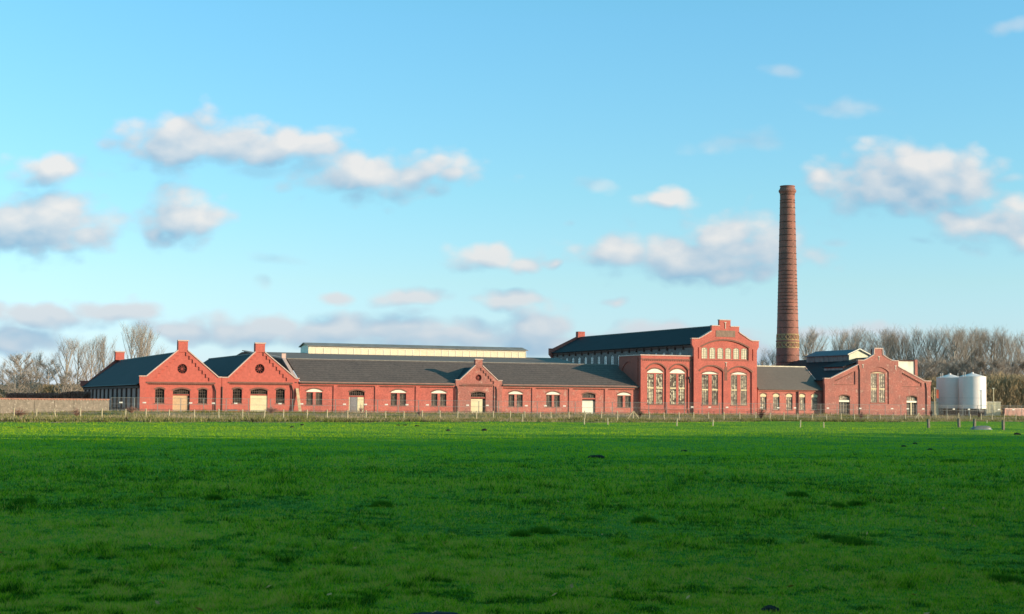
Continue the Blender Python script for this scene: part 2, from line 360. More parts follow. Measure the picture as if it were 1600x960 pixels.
def qmask(x, y): return q_of(x, y)+1.6*np.sin(x*.7)+1.1*np.sin(x*1.9+1)+.8*np.sin(x*.23) > 0
tag(grid_obj('rough_ground', np.linspace(-160, 210, 420), np.linspace(110, 420, 400), .012, M_ROUGH, qmask), kind='structure')

# grass blades -------------------------------------------------------------
def blade_mat(name, stops, trans=.45):
    m = bpy.data.materials.new(name); m.use_nodes = True; nt = m.node_tree; N = nt.nodes; L = nt.links; b = N['Principled BSDF']
    b.inputs['Roughness'].default_value = 1; b.inputs['Specular IOR Level'].default_value = .02
    a = N.new('ShaderNodeAttribute'); a.attribute_name = 'tone'; r = N.new('ShaderNodeValToRGB'); L.new(a.outputs['Fac'], r.inputs['Fac'])
    e = r.color_ramp.elements; e[0].position = stops[0][0]; e[0].color = (*stops[0][1], 1); e[1].position = stops[-1][0]; e[1].color = (*stops[-1][1], 1)
    for p, c in stops[1:-1]: q = e.new(p); q.color = (*c, 1)
    L.new(r.outputs[0], b.inputs['Base Color']); tr = N.new('ShaderNodeBsdfTranslucent'); L.new(r.outputs[0], tr.inputs['Color'])
    ms = N.new('ShaderNodeMixShader'); ms.inputs[0].default_value = trans; L.new(b.outputs[0], ms.inputs[1]); L.new(tr.outputs[0], ms.inputs[2]); L.new(ms.outputs[0], N['Material Output'].inputs['Surface'])
    return m
def vnoise(X, Y, sc, seed):
    r = np.random.default_rng(seed); T = r.random((256, 256))
    x = X/sc; y = Y/sc; xi = np.floor(x).astype(int); yi = np.floor(y).astype(int); fx = x-xi; fy = y-yi; fx = fx*fx*(3-2*fx); fy = fy*fy*(3-2*fy)
    g = lambda i, j: T[i % 256, j % 256]
    return (g(xi, yi)*(1-fx)+g(xi+1, yi)*fx)*(1-fy)+(g(xi, yi+1)*(1-fx)+g(xi+1, yi+1)*fx)*fy
def blades(name, X, Y, h, w, tone, mt, lean=.5, zoff=0, parent=None):
    n = len(X); Z = height(X, Y)+zoff
    a = rng.uniform(0, 2*np.pi, n); b = rng.uniform(0, 2*np.pi, n); ln = h*lean*rng.uniform(.2, 1, n)
    base = np.stack([X, Y, Z-.01], -1); side = np.stack([np.cos(a), np.sin(a), np.zeros(n)], -1)*(w/2)[:, None]
    tip = base+np.stack([np.cos(b)*ln, np.sin(b)*ln, h], -1)
    co = np.stack([base-side, base+side, tip], 1).reshape(-1, 3)
    f = np.arange(3*n).reshape(-1, 3)
    return np_mesh_obj(name, co, f, mt, False, parent, np.repeat(np.clip(tone, 0, 1), 3))
M_GRASS = blade_mat('meadow_grass', [(0, (.04,.10,.008)), (.3, (.17,.37,.012)), (.6, (.40,.58,.016)), (.85, (.60,.62,.025)), (1, (.75,.54,.12))])
NB = 1000000
Yg = 1/rng.uniform(1/240, 1/15.5, NB); Xg = rng.uniform(-.37, .37, NB)*Yg*1.02
k = (q_of(Xg, Yg) < 1.5); Xg = Xg[k]; Yg = Yg[k]
big = vnoise(Xg, Yg, 7, 1)*.5+vnoise(Xg, Yg, 2.6, 2)*.3+vnoise(Xg, Yg, .8, 3)*.2
tuft = np.clip((vnoise(Xg, Yg, .2, 4)*.42+vnoise(Xg, Yg, .62, 5)*.33+vnoise(Xg, Yg, 3.2, 6)*.25-.58)*7, 0, 1)
fine = vnoise(Xg, Yg, .11, 7)-.5
sz = np.clip(Yg/32, .75, 2.6)
cl = np.clip(vnoise(Xg, Yg, .34, 9)*.6+vnoise(Xg, Yg, .9, 10)*.4-.45, 0, 1)
hh = (.016+.034*rng.random(len(Xg)))*(1+.9*tuft)*(1+.9*fine)*(1+2.4*cl)*np.clip(.6+big, .7, 1.3)*np.clip(sz, .9, 1.5)
pit = np.clip((vnoise(Xg, Yg, .27, 51)*.5+vnoise(Xg, Yg*.6, .8, 52)*.5-.66)*9, 0, 1)
tn = .06+.12*sstep(Yg, 50, 95)+.85*big+.12*(vnoise(Xg, Yg, 16, 8)-.4)+.17*(1-sstep(Yg, 17, 32))+rng.normal(0, 1, len(Xg))*(.34-.2*sstep(Yg, 30, 90))-.45*tuft+(.75-.5*sstep(Yg, 30, 90))*fine+(.5-.42*sstep(Yg, 30, 90))*(cl-.1)-.75*pit  # tone rise with distance puts sunlit warmth into the far blades
ff = sstep(Yg, 55, 100); tn = tn*(1-ff)+(.66+.4*(big-.5)-.3*pit-.12*tuft+rng.normal(0, .04, len(Xg)))*ff  # far blend: yellow of the sunlit strip is put into blade colour
yel = (rng.random(len(Xg)) < .012) & (Yg < 60); tn = np.where(yel, 1, tn)
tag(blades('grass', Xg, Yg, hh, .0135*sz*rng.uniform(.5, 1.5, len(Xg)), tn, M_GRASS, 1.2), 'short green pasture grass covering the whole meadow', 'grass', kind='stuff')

# rough strip vegetation
M_WEED = blade_mat('dry_weeds', [(0, (.06,.045,.025)), (.25, (.18,.20,.04)), (.45, (.30,.27,.09)), (.7, (.42,.30,.20)), (1, (.62,.46,.34))], .3)
NW = 150000
aw = rng.uniform(-20, 235, NW); qw = rng.uniform(0, 1, NW)**1.25*75
Xw = Pe0.x+ED.x*aw+EN.x*qw; Yw = Pe0.y+ED.y*aw+EN.y*qw
dd = (Xw-O.x)*D.x+(Yw-O.y)*D.y
kk = (dd < -.8) & qmask(Xw, Yw); Xw = Xw[kk]; Yw = Yw[kk]; qw = qw[kk]; dd = dd[kk]
bg = vnoise(Xw, Yw, 5, 11)*.6+vnoise(Xw, Yw, 1.6, 12)*.4
hw = (.12+.35*bg*rng.random(len(Xw))+.35*(bg > .62)*rng.random(len(Xw)))*(.55+.5*vnoise(Xw, Yw, 9, 13))*1.25
tw = .16+.55*vnoise(Xw, Yw, 6, 14)*np.clip(.75+qw/60, 0, 1.4)+.22*vnoise(Xw, Yw, 1.5, 15)+rng.normal(0, .14, len(Xw))-.12-.45*(vnoise(Xw, Yw, 1.1, 16) > .66)*(qw < 22)
tag(blades('rough_vegetation', Xw, Yw, hw, .07*rng.uniform(.5, 1.4, len(Xw)), tw, M_WEED, .7, .01), 'dry brown weeds and rough grass on the bank before the factory', 'weeds', kind='stuff')

# ------------------------------------------------------------------ building kit
CUR = [None]
class Bld:
    def __init__(s, name, px, label, cat, d=0.0, group=None):
        CUR[0] = s
        s.u0 = fu(px, d, 640); s.d = d
        s.root = empty(name, world(s.u0, d, ZG), TH, label, cat, group)
    def p(s, px, py, dd=0.0):
        u, z = fac(px, py, s.d+dd); return (u-s.u0, z-ZG)
    def x(s, px, dd=0.0, py=620): return s.p(px, py, dd)[0]
    def z(s, px, py, dd=0.0): return s.p(px, py, dd)[1]
    def wall(s, outline, recesses, openings, mt, rd=.14, th=.45, name='front_wall', label=None, y=0):
        mb = MB()
        mb.add(*slab_mesh(outline, recesses, y, y+rd))
        mb.add(*slab_mesh(outline, openings, y+rd, y+th))
        o = mb.build(name, mt, s.root)
        if label: o['label'] = label
        return o
    def window(s, x0, x1, z0, z1, rise, nx, nz, y, gl, fr=None, bar=.05, edge=.08, name='window', transom=None, label=None):
        fr = fr or FRAME; mb = MB()
        mb.box(x0, x0+edge, y, y+.09, z0, z1-rise); mb.box(x1-edge, x1, y, y+.09, z0, z1-rise); mb.box(x0+edge, x1-edge, y, y+.09, z0, z0+edge)
        ar = arch(x0, x1, z0, z1, rise)[2:] if rise > 0 else [(x1, z1), (x0, z1)]
        if rise > 0:
            for (a, c), (b, e) in zip(ar, ar[1:]):
                mb.prism([(a, y, c), (b, y, e), (b, y, e-edge), (a, y, c-edge)], (0, .09, 0))
        else: mb.box(x0+edge, x1-edge, y, y+.09, z1-edge, z1)
        def top(x):
            if rise <= 0: return z1-edge
            w = (x1-x0)/2; rad = (w*w+rise*rise)/(2*rise); dx = x-(x0+x1)/2; return z1-rad+math.sqrt(max(0, rad*rad-dx*dx))-edge
        for i in range(1, nx):
            x = x0+(x1-x0)*i/nx; mb.box(x-bar/2, x+bar/2, y+.01, y+.07, z0+edge, top(x))
        for j in range(1, nz):
            z = z0+(z1-z0)*j/nz
            if z < z1-rise: mb.box(x0+edge, x1-edge, y+.015, y+.065, z-bar/2, z+bar/2)
        w = mb.build(name, fr, s.root)
        if transom:
            q = MB(); q.box(x0+edge, x1-edge, y-.03, y+.06, transom[0]-.11, transom[0]+.11); q.build('transom', BOARD, w)
        if label: w['label'] = label
        pm = MB(); pm.prism([(a, y+.075, c) for a, c in arch(x0+.02, x1-.02, z0+.02, z1-.02, rise)], (0, .03, 0))
        pm.build('pane', gl, w); return w
    def round_window(s, cx, cz, r, y, gl=None):
        mb = MB(); n = 24
        for k in range(n):
            a, b = 2*math.pi*k/n, 2*math.pi*(k+1)/n
            mb.prism([(cx+r*math.cos(a), y, cz+r*math.sin(a)), (cx+r*math.cos(b), y, cz+r*math.sin(b)), (cx+(r-.1)*math.cos(b), y, cz+(r-.1)*math.sin(b)), (cx+(r-.1)*math.cos(a), y, cz+(r-.1)*math.sin(a))], (0, .1, 0))
        for k in range(5):
            a = math.pi*k/5; dx, dz = math.cos(a)*(r-.08), math.sin(a)*(r-.08)
            mb.tube((cx-dx, y+.05, cz-dz), (cx+dx, y+.05, cz+dz), .035, n=4)
        mb.tube((cx, y+.0, cz), (cx, y+.1, cz), r*.22, n=12)
        w = mb.build('round_window', LINTEL, s.root)
        pm = MB(); pm.tube((cx, y+.11, cz), (cx, y+.13, cz), r-.02, n=24); pm.build('pane', gl or G_DARK, w)
        return w
    def part(s, name, mb, mt, label=None, smooth=False, parent=None):
        if not mb.v: return None
        o = mb.build(name, mt, parent or s.root, smooth)
        if label: o['label'] = label
        return o
def circ(cx, cz, r, n=24): return [(cx+r*math.cos(2*math.pi*k/n), cz+r*math.sin(2*math.pi*k/n)) for k in range(n)]
def coping(mb, pts, y0, y1, t=.16):
    for (a, c), (b, e) in zip(pts, pts[1:]):
        v = Vector((b-a, e-c)); 
        if v.length < .02: continue
        n = Vector((-v.y, v.x)).normalized()
        if n.y < 0 or (abs(n.y) < 1e-4): n = -n if n.y < 0 else n
        if abs(v.x) < .05: continue
        ex = v.normalized()*.05
        mb.prism([(a-ex.x, y0, c-ex.y+.003), (b+ex.x, y0, e+ex.y+.003), (b+ex.x+n.x*t, y0, e+ex.y+n.y*t), (a-ex.x+n.x*t, y0, c-ex.y+n.y*t)], (0, y1-y0, 0))
def dentils(mb, x0, x1, z, y0, y1, h=.22, w=.22, gap=.2, slope=0):
    x = x0+.1
    while x+w < x1-.05:
        zz = z+slope*(x-x0); mb.box(x, x+w, y0, y1, zz-h, zz-.003); x += w+gap
def archring(_, u0, u1, z1, rise, t, y0, y1, n=12):
    mb = MB()
    a = arch(u0, u1, 0, z1, rise, n)[2:]; b = arch(u0-t, u1+t, 0, z1+t, rise+t*.5, n)[2:]
    for i in range(n): mb.prism([(a[i][0], y0, a[i][1]), (a[i+1][0], y0, a[i+1][1]), (b[i+1][0], y0, b[i+1][1]), (b[i][0], y0, b[i][1])], (0, y1-y0, 0))
    CUR[0].part('brick_arch', mb, ARCHB)
def sill(*a):
    mb = MB(); mb.box(*a); CUR[0].part('window_sill', mb, ARCHB)
def stepped(xc, half_b, half_t, zb, zt, n):
    L_ = []; R_ = []
    for k in range(n):
        hb = half_b+(half_t-half_b)*k/(n-1); z0 = zb+(zt-zb)*(k)/n; z1 = zb+(zt-zb)*(k+1)/n
        if k == 0: z0 = zb
        R_ += [(xc+hb, z0), (xc+hb, z1)]; L_ += [(xc-hb, z0), (xc-hb, z1)]
    return R_+L_[::-1]
def roof_slab(mb, pts, t=.14): mb.prism([(a, b, c-t) for a, b, c in pts], (0, 0, t))
def pair_window(b, xl, xr, y_top, y_l0, y_l1, gl, openings, pending, nx=3, nz=4, pxc=None, rise=.35, split=.42, y=.3):
    """two lights either side of a brick mullion, pale segmental panel above"""
    pass

# ================================================================== twin gabled sheds
def shed(name, label, pxl, pxr, pxc, blk, y_kn, y_rk, y_bt, doorlabel, side):
    b = Bld(name, pxl, label, 'building')
    X = b.x; Z = lambda py: b.z(pxc, py)
    zk, zr, zt = Z(y_kn), Z(y_rk), Z(y_bt); xl, xr, xc = 0, X(pxr), X(pxc); bl, br = X(blk[0]), X(blk[1]); top = -.6
    kl = .95; kr = .55
    out = [(xl, top), (xr-.02, top), (xr-.02, zk), (xr-kr, zk), (br, zr), (br, zt), (bl, zt), (bl, zr), (xl+kl, zk), (xl-(.12 if side else -.01), zk), (xl-(.12 if side else -.01), zk-.9), (xl+.0, zk-1.5)]
    zband = Z(598.5); zs0 = Z(596); zs1 = Z(550.5)
    st = stepped(xc, X(pxc+42.5)-xc, .55, zs0+.05, zs1, 8)
    rx0, rx1 = X(pxl+12), X(pxr-12)
    rec = [st, [(rx0, -.5), (rx1, -.5), (rx1, zband-.15), (rx0, zband-.15)]]
    rc = Z(576.5); rr = .78
    hol = [circ(xc, rc, rr)]
    zw0, zw1 = Z(630.5), Z(607.5)
    wl = (X(pxc-41.5), X(pxc-27)); wr = (X(pxc+26), X(pxc+40)); dx = (X(pxc-13.7), X(pxc+13))
    for w in (wl, wr): hol.append(arch(*w, zw0, zw1, .22))
    hol.append(arch(dx[0], dx[1], .0, Z(607.8), .3))
    b.wall(out, rec, hol, CLEANBRICK)
    for w in (wl, wr): b.window(*w, zw0, zw1, .22, 4, 5, .33, G_DARK)
    b.round_window(xc, rc, rr, .3)
    # door with transom window
    zl = Z(618.3)
    b.window(dx[0], dx[1], zl+.2, Z(607.8), .3, 8, 2, .33, G_DARK, name='transom_window')
    m = MB(); m.box(dx[0], dx[1], .25, .44, zl, zl+.2); b.part('lintel', m, LINTEL)
    m = MB(); w = dx[1]-dx[0]; e = dx[0]+w*(.85 if side else 1)
    m.box(dx[0], e, .24, .30, .02, zl-.02)
    for zz in (.3, .62): m.box(dx[0]+.03, e-.03, .21, .24, (zl)*zz, zl*zz+.08)
    m.box(dx[0], dx[0]+.1, .21, .24, .02, zl-.02); m.box(e-.1, e, .21, .24, .02, zl-.02)
    b.part('door', m, ORANGEB if side else BOARD, doorlabel)
    m = MB(); m.box(dx[0]-.2, dx[1]+.2, .5, .56, -.3, 5); b.part('unlit_backing', m, IRON)  # dark sheet behind the doorway stands in for the unlit inside
    m = MB(); coping(m, [(xr, zk), (xr-kr, zk), (br, zr)], -.1, .5); coping(m, [(bl, zr), (xl+kl, zk), (xl-(.14 if side else 0), zk)], -.1, .5)
    m.box(bl-.12, br+.12, -.12, .55, zt, zt+.2); b.part('coping', m, COPE)
    m = MB(); m.box(bl, br, .45, 1.2, zr-1, zt); b.part('stack_back', m, CLEANBRICK)
    m = MB(); m.box(rx0-.2, rx1+.2, -.07, -.002, zband-.12, zband+.12); dentils(m, rx0, rx1, zband-.15, .02, .135, .16, .14, .16); b.part('string_course', m, COPE if 0 else ARCHB)
    m = MB()
    for (a, c, zz, rs) in ((*wl, zw1, .22), (*wr, zw1, .22), (*dx, Z(607.8), .3)): archring(m, a, c, zz, rs, .24, .11, .139)
    for (a, c) in (wl, wr): sill(a-.1, c+.1, .06, .3, zw0-.12, zw0-.003)
    b.part('cornice', m, ARCHB)
    m = MB(); px = rx1+.1
    m.tube((px-.1, -.06, zband-.3), (px+.18, -.1, zband-1.2), .07); m.tube((px+.18, -.1, zband-1.2), (px+.18, -.1, .0), .07); b.part('downpipe', m, PIPE)
    return b, dict(xl=xl, xr=xr, xc=xc, zk=zk, zr=zr, zt=zt, bl=bl, br=br, X=X, Z=Z)
b1, s1 = shed('brick_shed', 'leftmost red brick gabled shed with a long dark slate roof', 218, 346, 284, (277, 292), 589.5, 548.5, 533.5, 'orange tinted boarded door', True)
DEP = 66
ze1 = b1.z(218, 600); zr1 = s1['Z'](549.8)
def shed_roof(b, s, depth, left_eave, zl, zv, side):
    m = MB(); xc = s['xc']; xr = s['xr']
    roof_slab(m, [(left_eave, .46, zl), (xc, .46, s['zr_']), (xc, depth, s['zr_']), (left_eave, depth, zl)])
    b.part('roof', m, SLATE_SHADED)
    m = MB(); roof_slab(m, [(xc+.003, .46, s['zr_']), (xr-.1, .46, zv), (xr-.1, depth, zv), (xc+.003, depth, s['zr_'])])
    b.part('roof', m, SLATE)
    m = MB(); m.tube((xc, .5, s['zr_']+.03), (xc, depth-.1, s['zr_']+.03), .09, n=6); b.part('ridge', m, RIDGE)
s1['zr_'] = zr1; shed_roof(b1, s1, DEP, -.35, ze1, b1.z(346, 592), True)
# left side wall with boarded bays between dark piers
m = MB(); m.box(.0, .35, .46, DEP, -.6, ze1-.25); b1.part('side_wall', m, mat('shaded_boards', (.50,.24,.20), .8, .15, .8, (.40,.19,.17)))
m = MB(); y = 2.9
while y < DEP: m.box(-.22, -.002, y-.38, y+.38, -.6, ze1-.3); y += 5.0
m.box(-.25, -.002, .5, DEP, ze1-.62, ze1-.27); m.box(-.16, -.003, .5, DEP, -.6, .45)
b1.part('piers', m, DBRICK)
m = MB(); m.tube((-.45, .5, ze1-.1), (-.45, DEP, ze1-.1), .09, n=6); b1.part('gutter', m, IRON)
m = MB(); o = [(0, -.6), (s1['xr'], -.6), (s1['xr'], s1['zk']), (s1['br'], s1['zr']), (s1['br'], s1['zt']), (s1['bl'], s1['zt']), (s1['bl'], s1['zr']), (.9, s1['zk']), (-.7, s1['zk']), (-.7, s1['zk']-.9), (0, s1['zk']-1.6)]
m.prism([(a, DEP, c) for a, c in o], (0, .5, 0)); m.box(s1['bl']-.1, s1['br']+.1, DEP-1.2, DEP+.5, s1['zr'], s1['zt']-.02); b1.part('rear_wall', m, CLEANBRICK)
m = MB(); m.box(s1['bl']-.25, s1['br']+.25, DEP-1.35, DEP+.65, s1['zt'], s1['zt']+.2); b1.part('coping', m, COPE)

b2, s2 = shed('brick_shed', 'second gabled brick shed from the left, with a pale cream door', 346, 467, 405.3, (398, 412.7), 591.5, 551.0, 537.5, 'pale cream boarded door', False)
s2['zr_'] = s2['Z'](552.3); shed_roof(b2, s2, 40, .1, b2.z(346, 592), b2.z(467, 598), False)
m = MB(); m.tube((.05, -.1, 3.9), (.05, -.1, 0), .08); b2.part('downpipe', m, PIPE)
m = MB(); m.box(b2.x(356), b2.x(371), -.05, .0-.002, .15, b2.z(365, 640)); b2.part('wall_vent', m, GREYD)

# leaning board and loose post
pb = world(fu(469.5, -1.0), -1.0, ZG-.05); pt = world(fu(463.8, -.15), -.15, fz(463.8, 607.5)) ; pt = world((O+D*0-O).dot(U)+fu(463.8), -.1, fz(463.8, 607.0))
m = MB(); v = pt-pb; sdv = U*.24; tk = D*.06
m.prism([pb-sdv, pb+sdv, pt+sdv, pt-sdv], -tk*1.0); o = m.build('leaning_board', mat('raw_timber', (.66,.48,.30), .8, .15, 2)); tag(o, 'long pale timber board leaning against the brick wall beside the second shed', 'board')

# ================================================================== long hall
b3 = Bld('brick_hall', 467, 'long low brick hall with small central gable and cream roof lantern', 'building')
X3 = lambda px, dd=0: b3.x(px, dd)
ZE = b3.z(700, 599.5); xa, xz = .02, X3(998.5)
dA = 9.0; zA = 9.2-ZG; dR = 38.0; zR = 11.15-ZG
pil = [521, 586.5, 650]; pil2 = [832, 889.5, 945.5]
gl_, gr_ = X3(711.5), X3(784)
zb3 = ZE-.55
ybays = [(468.5, 521.0), (527, 586.0), (592.5, 649.5), (656, 710.0), (786, 831.5), (837, 889), (895, 945), (950.5, 997)]
wins = {0: (479, 504), 2: (611, 635), 3: (674.3, 698), 4: (795, 817.3), 5: (854, 875.3), 7: (965, 986.3)}
doors = {1: (545.7, 570), 6: (910.3, 931)}
rec = []; hol = []; todo = []
for i, (a, c) in enumerate(ybays):
    rec.append([(X3(a), -.5), (X3(c), -.5), (X3(c), zb3), (X3(a), zb3)])
zt_ = b3.z(700, 611.0); zs_ = b3.z(700, 616.6); zl0 = b3.z(700, 634.5); zl1 = b3.z(700, 615.8)
for i, (a, c) in wins.items():
    x0, x1 = X3(a), X3(c); w = x1-x0; m1 = x0+w*.41; m2 = x0+w*.58
    hol += [[(x0, zl0), (m1, zl0), (m1, zl1), (x0, zl1)], [(m2, zl0), (x1, zl0), (x1, zl1), (m2, zl1)], arch(x0, x1, zl1+.09, zt_+.06, .38)]
    todo.append((x0, m1, m2, x1))
dz = b3.z(700, 611.8); zlt = b3.z(700, 621.3)
for i, (a, c) in doors.items(): hol.append(arch(X3(a), X3(c), 0, dz, .3))
out = [(xa, -.6), (xz, -.6), (xz, ZE), (gr_+.02, ZE), (gl_-.02, ZE), (xa, ZE)]
b3.wall([(xa, -.6), (gl_-.02, -.6), (gl_-.02, ZE), (xa, ZE)], rec[:4], [h for h in hol if h[0][0] < gl_], BRICK)
b3.wall([(gr_+.02, -.6), (xz, -.6), (xz, ZE), (gr_+.02, ZE)], rec[4:], [h for h in hol if h[0][0] > gr_], BRICKW)
m = MB()
for a, c in ybays: dentils(m, X3(a), X3(c), zb3, .02, .135, .17, .14, .16)
m.box(xa, gl_-.3, -.05, -.002, ZE-.38, ZE-.2); m.box(gr_+.3, xz, -.05, -.002, ZE-.38, ZE-.2)
b3.part('cornice', m, ARCHB)
m = MB(); m.box(xa, gl_-.2, -.2, .1, ZE-.18, ZE-.02); m.box(gr_+.2, xz+.05, -.2, .1, ZE-.18, ZE-.02); b3.part('eaves_trim', m, mat('salmon_trim', (.62,.30,.22), .7, .1, 1))
m = MB()
for (x0, m1, m2, x1) in todo:
    b3.window(x0, m1, zl0, zl1, 0, 3, 4, .3, G_HALL, FRAME); b3.window(m2, x1, zl0, zl1, 0, 3, 4, .3, G_HALL, FRAME)
    archring(m, x0, x1, zt_+.06, .38, .22, .10, .139); sill(x0-.1, x1+.1, .06, .3, zl0-.12, zl0-.003)
for i, (a, c) in doors.items(): archring(m, X3(a), X3(c), dz, .3, .22, .10, .139)
b3.part('cornice', m, ARCHB)
for (x0, m1, m2, x1) in todo:
    m = MB(); m.prism([(a, .16, c) for a, c in arch(x0+.01, x1-.01, zl1+.1, zt_+.05, .38)], (0, .1, 0)); b3.part('arch_panel', m, WHITE)
for i, (a, c) in doors.items():
    x0, x1 = X3(a), X3(c)
    b3.window(x0, x1, zlt+.15, dz, .3, 8, 2, .33, G_DARK if i == 1 else G_HALL, name='transom_window')
    m = MB(); m.box(x0, x1, .2, .4, zlt-.07, zlt+.15); b3.part('lintel', m, LINTEL if i == 1 else BRICK)
    m = MB(); m.box(x0-.2, x1+.2, .5, .56, -.3, 4.6); b3.part('unlit_backing', m, IRON)
    if i == 1:
        xm = x0+(x1-x0)*.56; m = MB(); m.box(x0, xm-.01, .26, .32, .02, zlt-.1); m.box(x0+.3, x0+.36, .24, .26, .02, zlt-.1); b3.part('door', m, GREYD, 'grey left leaf of the double door')
        m = MB(); m.box(xm+.01, x1-.06, .24, .3, .02, zlt-.1); m.box(xm+.5, xm+.56, .21, .24, .4, 1.6); b3.part('door', m, BOARD, 'pale cream right leaf of the double door')
        m = MB(); m.box(x0, x0+.12, .2, .25, 0.0, zlt-.08); b3.part('door_frame', m, BOARD)
    else:
        m = MB(); m.box(x0, x0+(x1-x0)*.83, .24, .3, .02, zlt-.35); b3.part('door', m, WHITE, 'white boarded door')
# small gable bay
X = X3; Zg = lambda py: b3.z(747.5, py)
zk, zr, ztp = Zg(595), Zg(572), Zg(562.5); xc = X3(747.5); bl, br = X3(742), X3(753)
out = [(gl_, -.6), (gr_, -.6), (gr_, zk), (gr_-.75, zk), (br, zr), (br, ztp), (bl, ztp), (bl, zr), (gl_+.75, zk), (gl_, zk)]
st = stepped(xc, X3(771)-xc, .45, Zg(600), Zg(575), 6)
zbg = Zg(602.5)
rec = [st, [(X3(717), -.5), (X3(771.5), -.5), (X3(771.5), zbg), (X3(717), zbg)]]
rc, rr = Zg(590.5), .55; dx = (X3(736), X3(759)); dzt = Zg(612.5); zlg = Zg(622.5)
b3.wall(out, rec, [circ(xc, rc, rr), arch(*dx, 0, dzt, .28)], BRICKO, y=-.12, name='gable_wall')
b3.round_window(xc, rc, rr, .2)
b3.window(*dx, zlg+.18, dzt, .28, 8, 2, .2, G_DARK, name='transom_window')
m = MB(); m.box(dx[0], dx[1], .1, .3, zlg-.05, zlg+.18); b3.part('lintel', m, LINTEL)
m = MB(); m.box(dx[0]+.02, dx[0]+(dx[1]-dx[0])*.8, .14, .2, .02, zlg-.15); m.box(dx[0]+.1, dx[0]+(dx[1]-dx[0])*.78, .11, .14, 1.1, 1.18); b3.part('door', m, BOARD, 'pale cream door under the small gable')
m = MB(); m.box(dx[0]-.2, dx[1]+.2, .5, .56, -.3, 4.6); b3.part('unlit_backing', m, IRON)
m = MB(); coping(m, [(gr_, zk), (gr_-.75, zk), (br, zr)], -.2, .4, .14); coping(m, [(bl, zr), (gl_+.75, zk), (gl_, zk)], -.2, .4, .14); m.box(bl-.12, br+.12, -.22, .6, ztp, ztp+.16); b3.part('coping', m, COPE)
m = MB(); m.box(bl, br, .335, .6, zr-.9, ztp); b3.part('stack_back', m, BRICKO)
m = MB(); dentils(m, X3(717), X3(771.5), zbg, -.1, .015, .16, .14, .16); m.box(X3(722), X3(771), -.17, -.122, zbg+.1, zbg+.25); archring(m, *dx, dzt, .28, .22, -.01, .018); b3.part('cornice', m, ARCHB)
for p in (712.8, 774):
    m = MB(); m.tube((X3(p), -.2, ZE-.4), (X3(p)+.15, -.24, ZE-1.0), .07); m.tube((X3(p)+.15, -.24, ZE-1.0), (X3(p)+.15, -.24, 0), .07); b3.part('downpipe', m, PIPE)
sl = (zA-ZE)/dA
zgr = Zg(573.5); dg = (zgr-ZE)/sl
m = MB(); zlo = zk-.25
roof_slab(m, [(gl_+.1, .34, zlo), (xc, .34, zgr), (xc, dg, zgr), (gl_+.1, max(.4, (zlo-ZE)/sl), zlo)]); b3.part('gable_roof', m, SLATE_SHADED)
m = MB(); roof_slab(m, [(xc+.003, .34, zgr), (gr_-.1, .34, zlo), (gr_-.1, max(.4, (zlo-ZE)/sl), zlo), (xc+.003, dg, zgr)]); b3.part('gable_roof', m, SLATE)
# main roofs
xw = X3(463)   # left end wall
xann = X3(1000.7)
m = MB(); roof_slab(m, [(xa+.2, -.35, ZE-.15), (gl_-.02, -.35, ZE-.15), (gl_-.02, 0, ZE), (gr_+.02, 0, ZE), (gr_+.02, -.35, ZE-.15), (xann, -.35, ZE-.15), (xann, dA, zA), (xa+.2, dA, zA)][:0] or [(xa+.2, .35, ZE+.14), (xann, .35, ZE+.14), (xann, dA, zA), (xa+.2, dA, zA)])
roof_slab(m, [(xa+.2, -.35, ZE-.15), (gl_-.05, -.35, ZE-.15), (gl_-.05, .35, ZE+.14), (xa+.2, .35, ZE+.14)]); roof_slab(m, [(gr_+.05, -.35, ZE-.15), (xann-.4, -.35, ZE-.15), (xann-.4, .35, ZE+.14), (gr_+.05, .35, ZE+.14)])
b3.part('roof', m, SLATE)
m = MB(); m.tube((xa+.2, dA, zA+.02), (xann, dA, zA+.02), .1, n=6); b3.part('ridge', m, RIDGE)
xul, xur = X3(463.5), X3(905, dA); xrr = X3(872, dR)
m = MB(); roof_slab(m, [(xul, dA+.1, zA-.05), (xur, dA+.1, zA-.05), (xrr, dR, zR), (xul, dR, zR)]); roof_slab(m, [(xul, dR+.01, zR), (xrr, dR+.01, zR), (xrr, 64, 8.0), (xul, 64, 8.0)])
roof_slab(m, [(xur+.01, dA+.1, zA-.05), (X3(930, dA), 36, 8.0), (X3(930, dA), 60, 8.0), (xrr+.01, dR, zR)])
b3.part('upper_roof', m, mat('upper_slate', (.19,.14,.12), .85, .12, .2, (.155,.118,.10), wave=(1, 1.4, .12)))
m = MB(); m.prism([(xul-.02, dA, zA-.2), (xul-.02, dR, zR-.1), (xul-.02, 64, 7.9), (xul-.02, 64, -.5), (xul-.02, dA, -.5)], (-.4, 0, 0)); 
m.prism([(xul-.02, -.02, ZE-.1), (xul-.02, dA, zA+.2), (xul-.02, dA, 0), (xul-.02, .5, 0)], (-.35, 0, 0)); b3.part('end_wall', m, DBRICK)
m = MB(); m.prism([(xul-.4, .3, ZE+.35), (xul-.4, dA, zA+.25), (xul-.4, dA, zA+.42), (xul-.4, .3, ZE+.52)], (.55, 0, 0)); m.prism([(xul-.4, dA+.1, zA+.1), (xul-.4, dR, zR+.08), (xul-.4, dR, zR+.24), (xul-.4, dA+.1, zA+.26)], (.5, 0, 0)); m.box(xul-.45, xul+.25, dA-.7, dA+.1, zA, zA+.85); b3.part('end_coping', m, COPE)
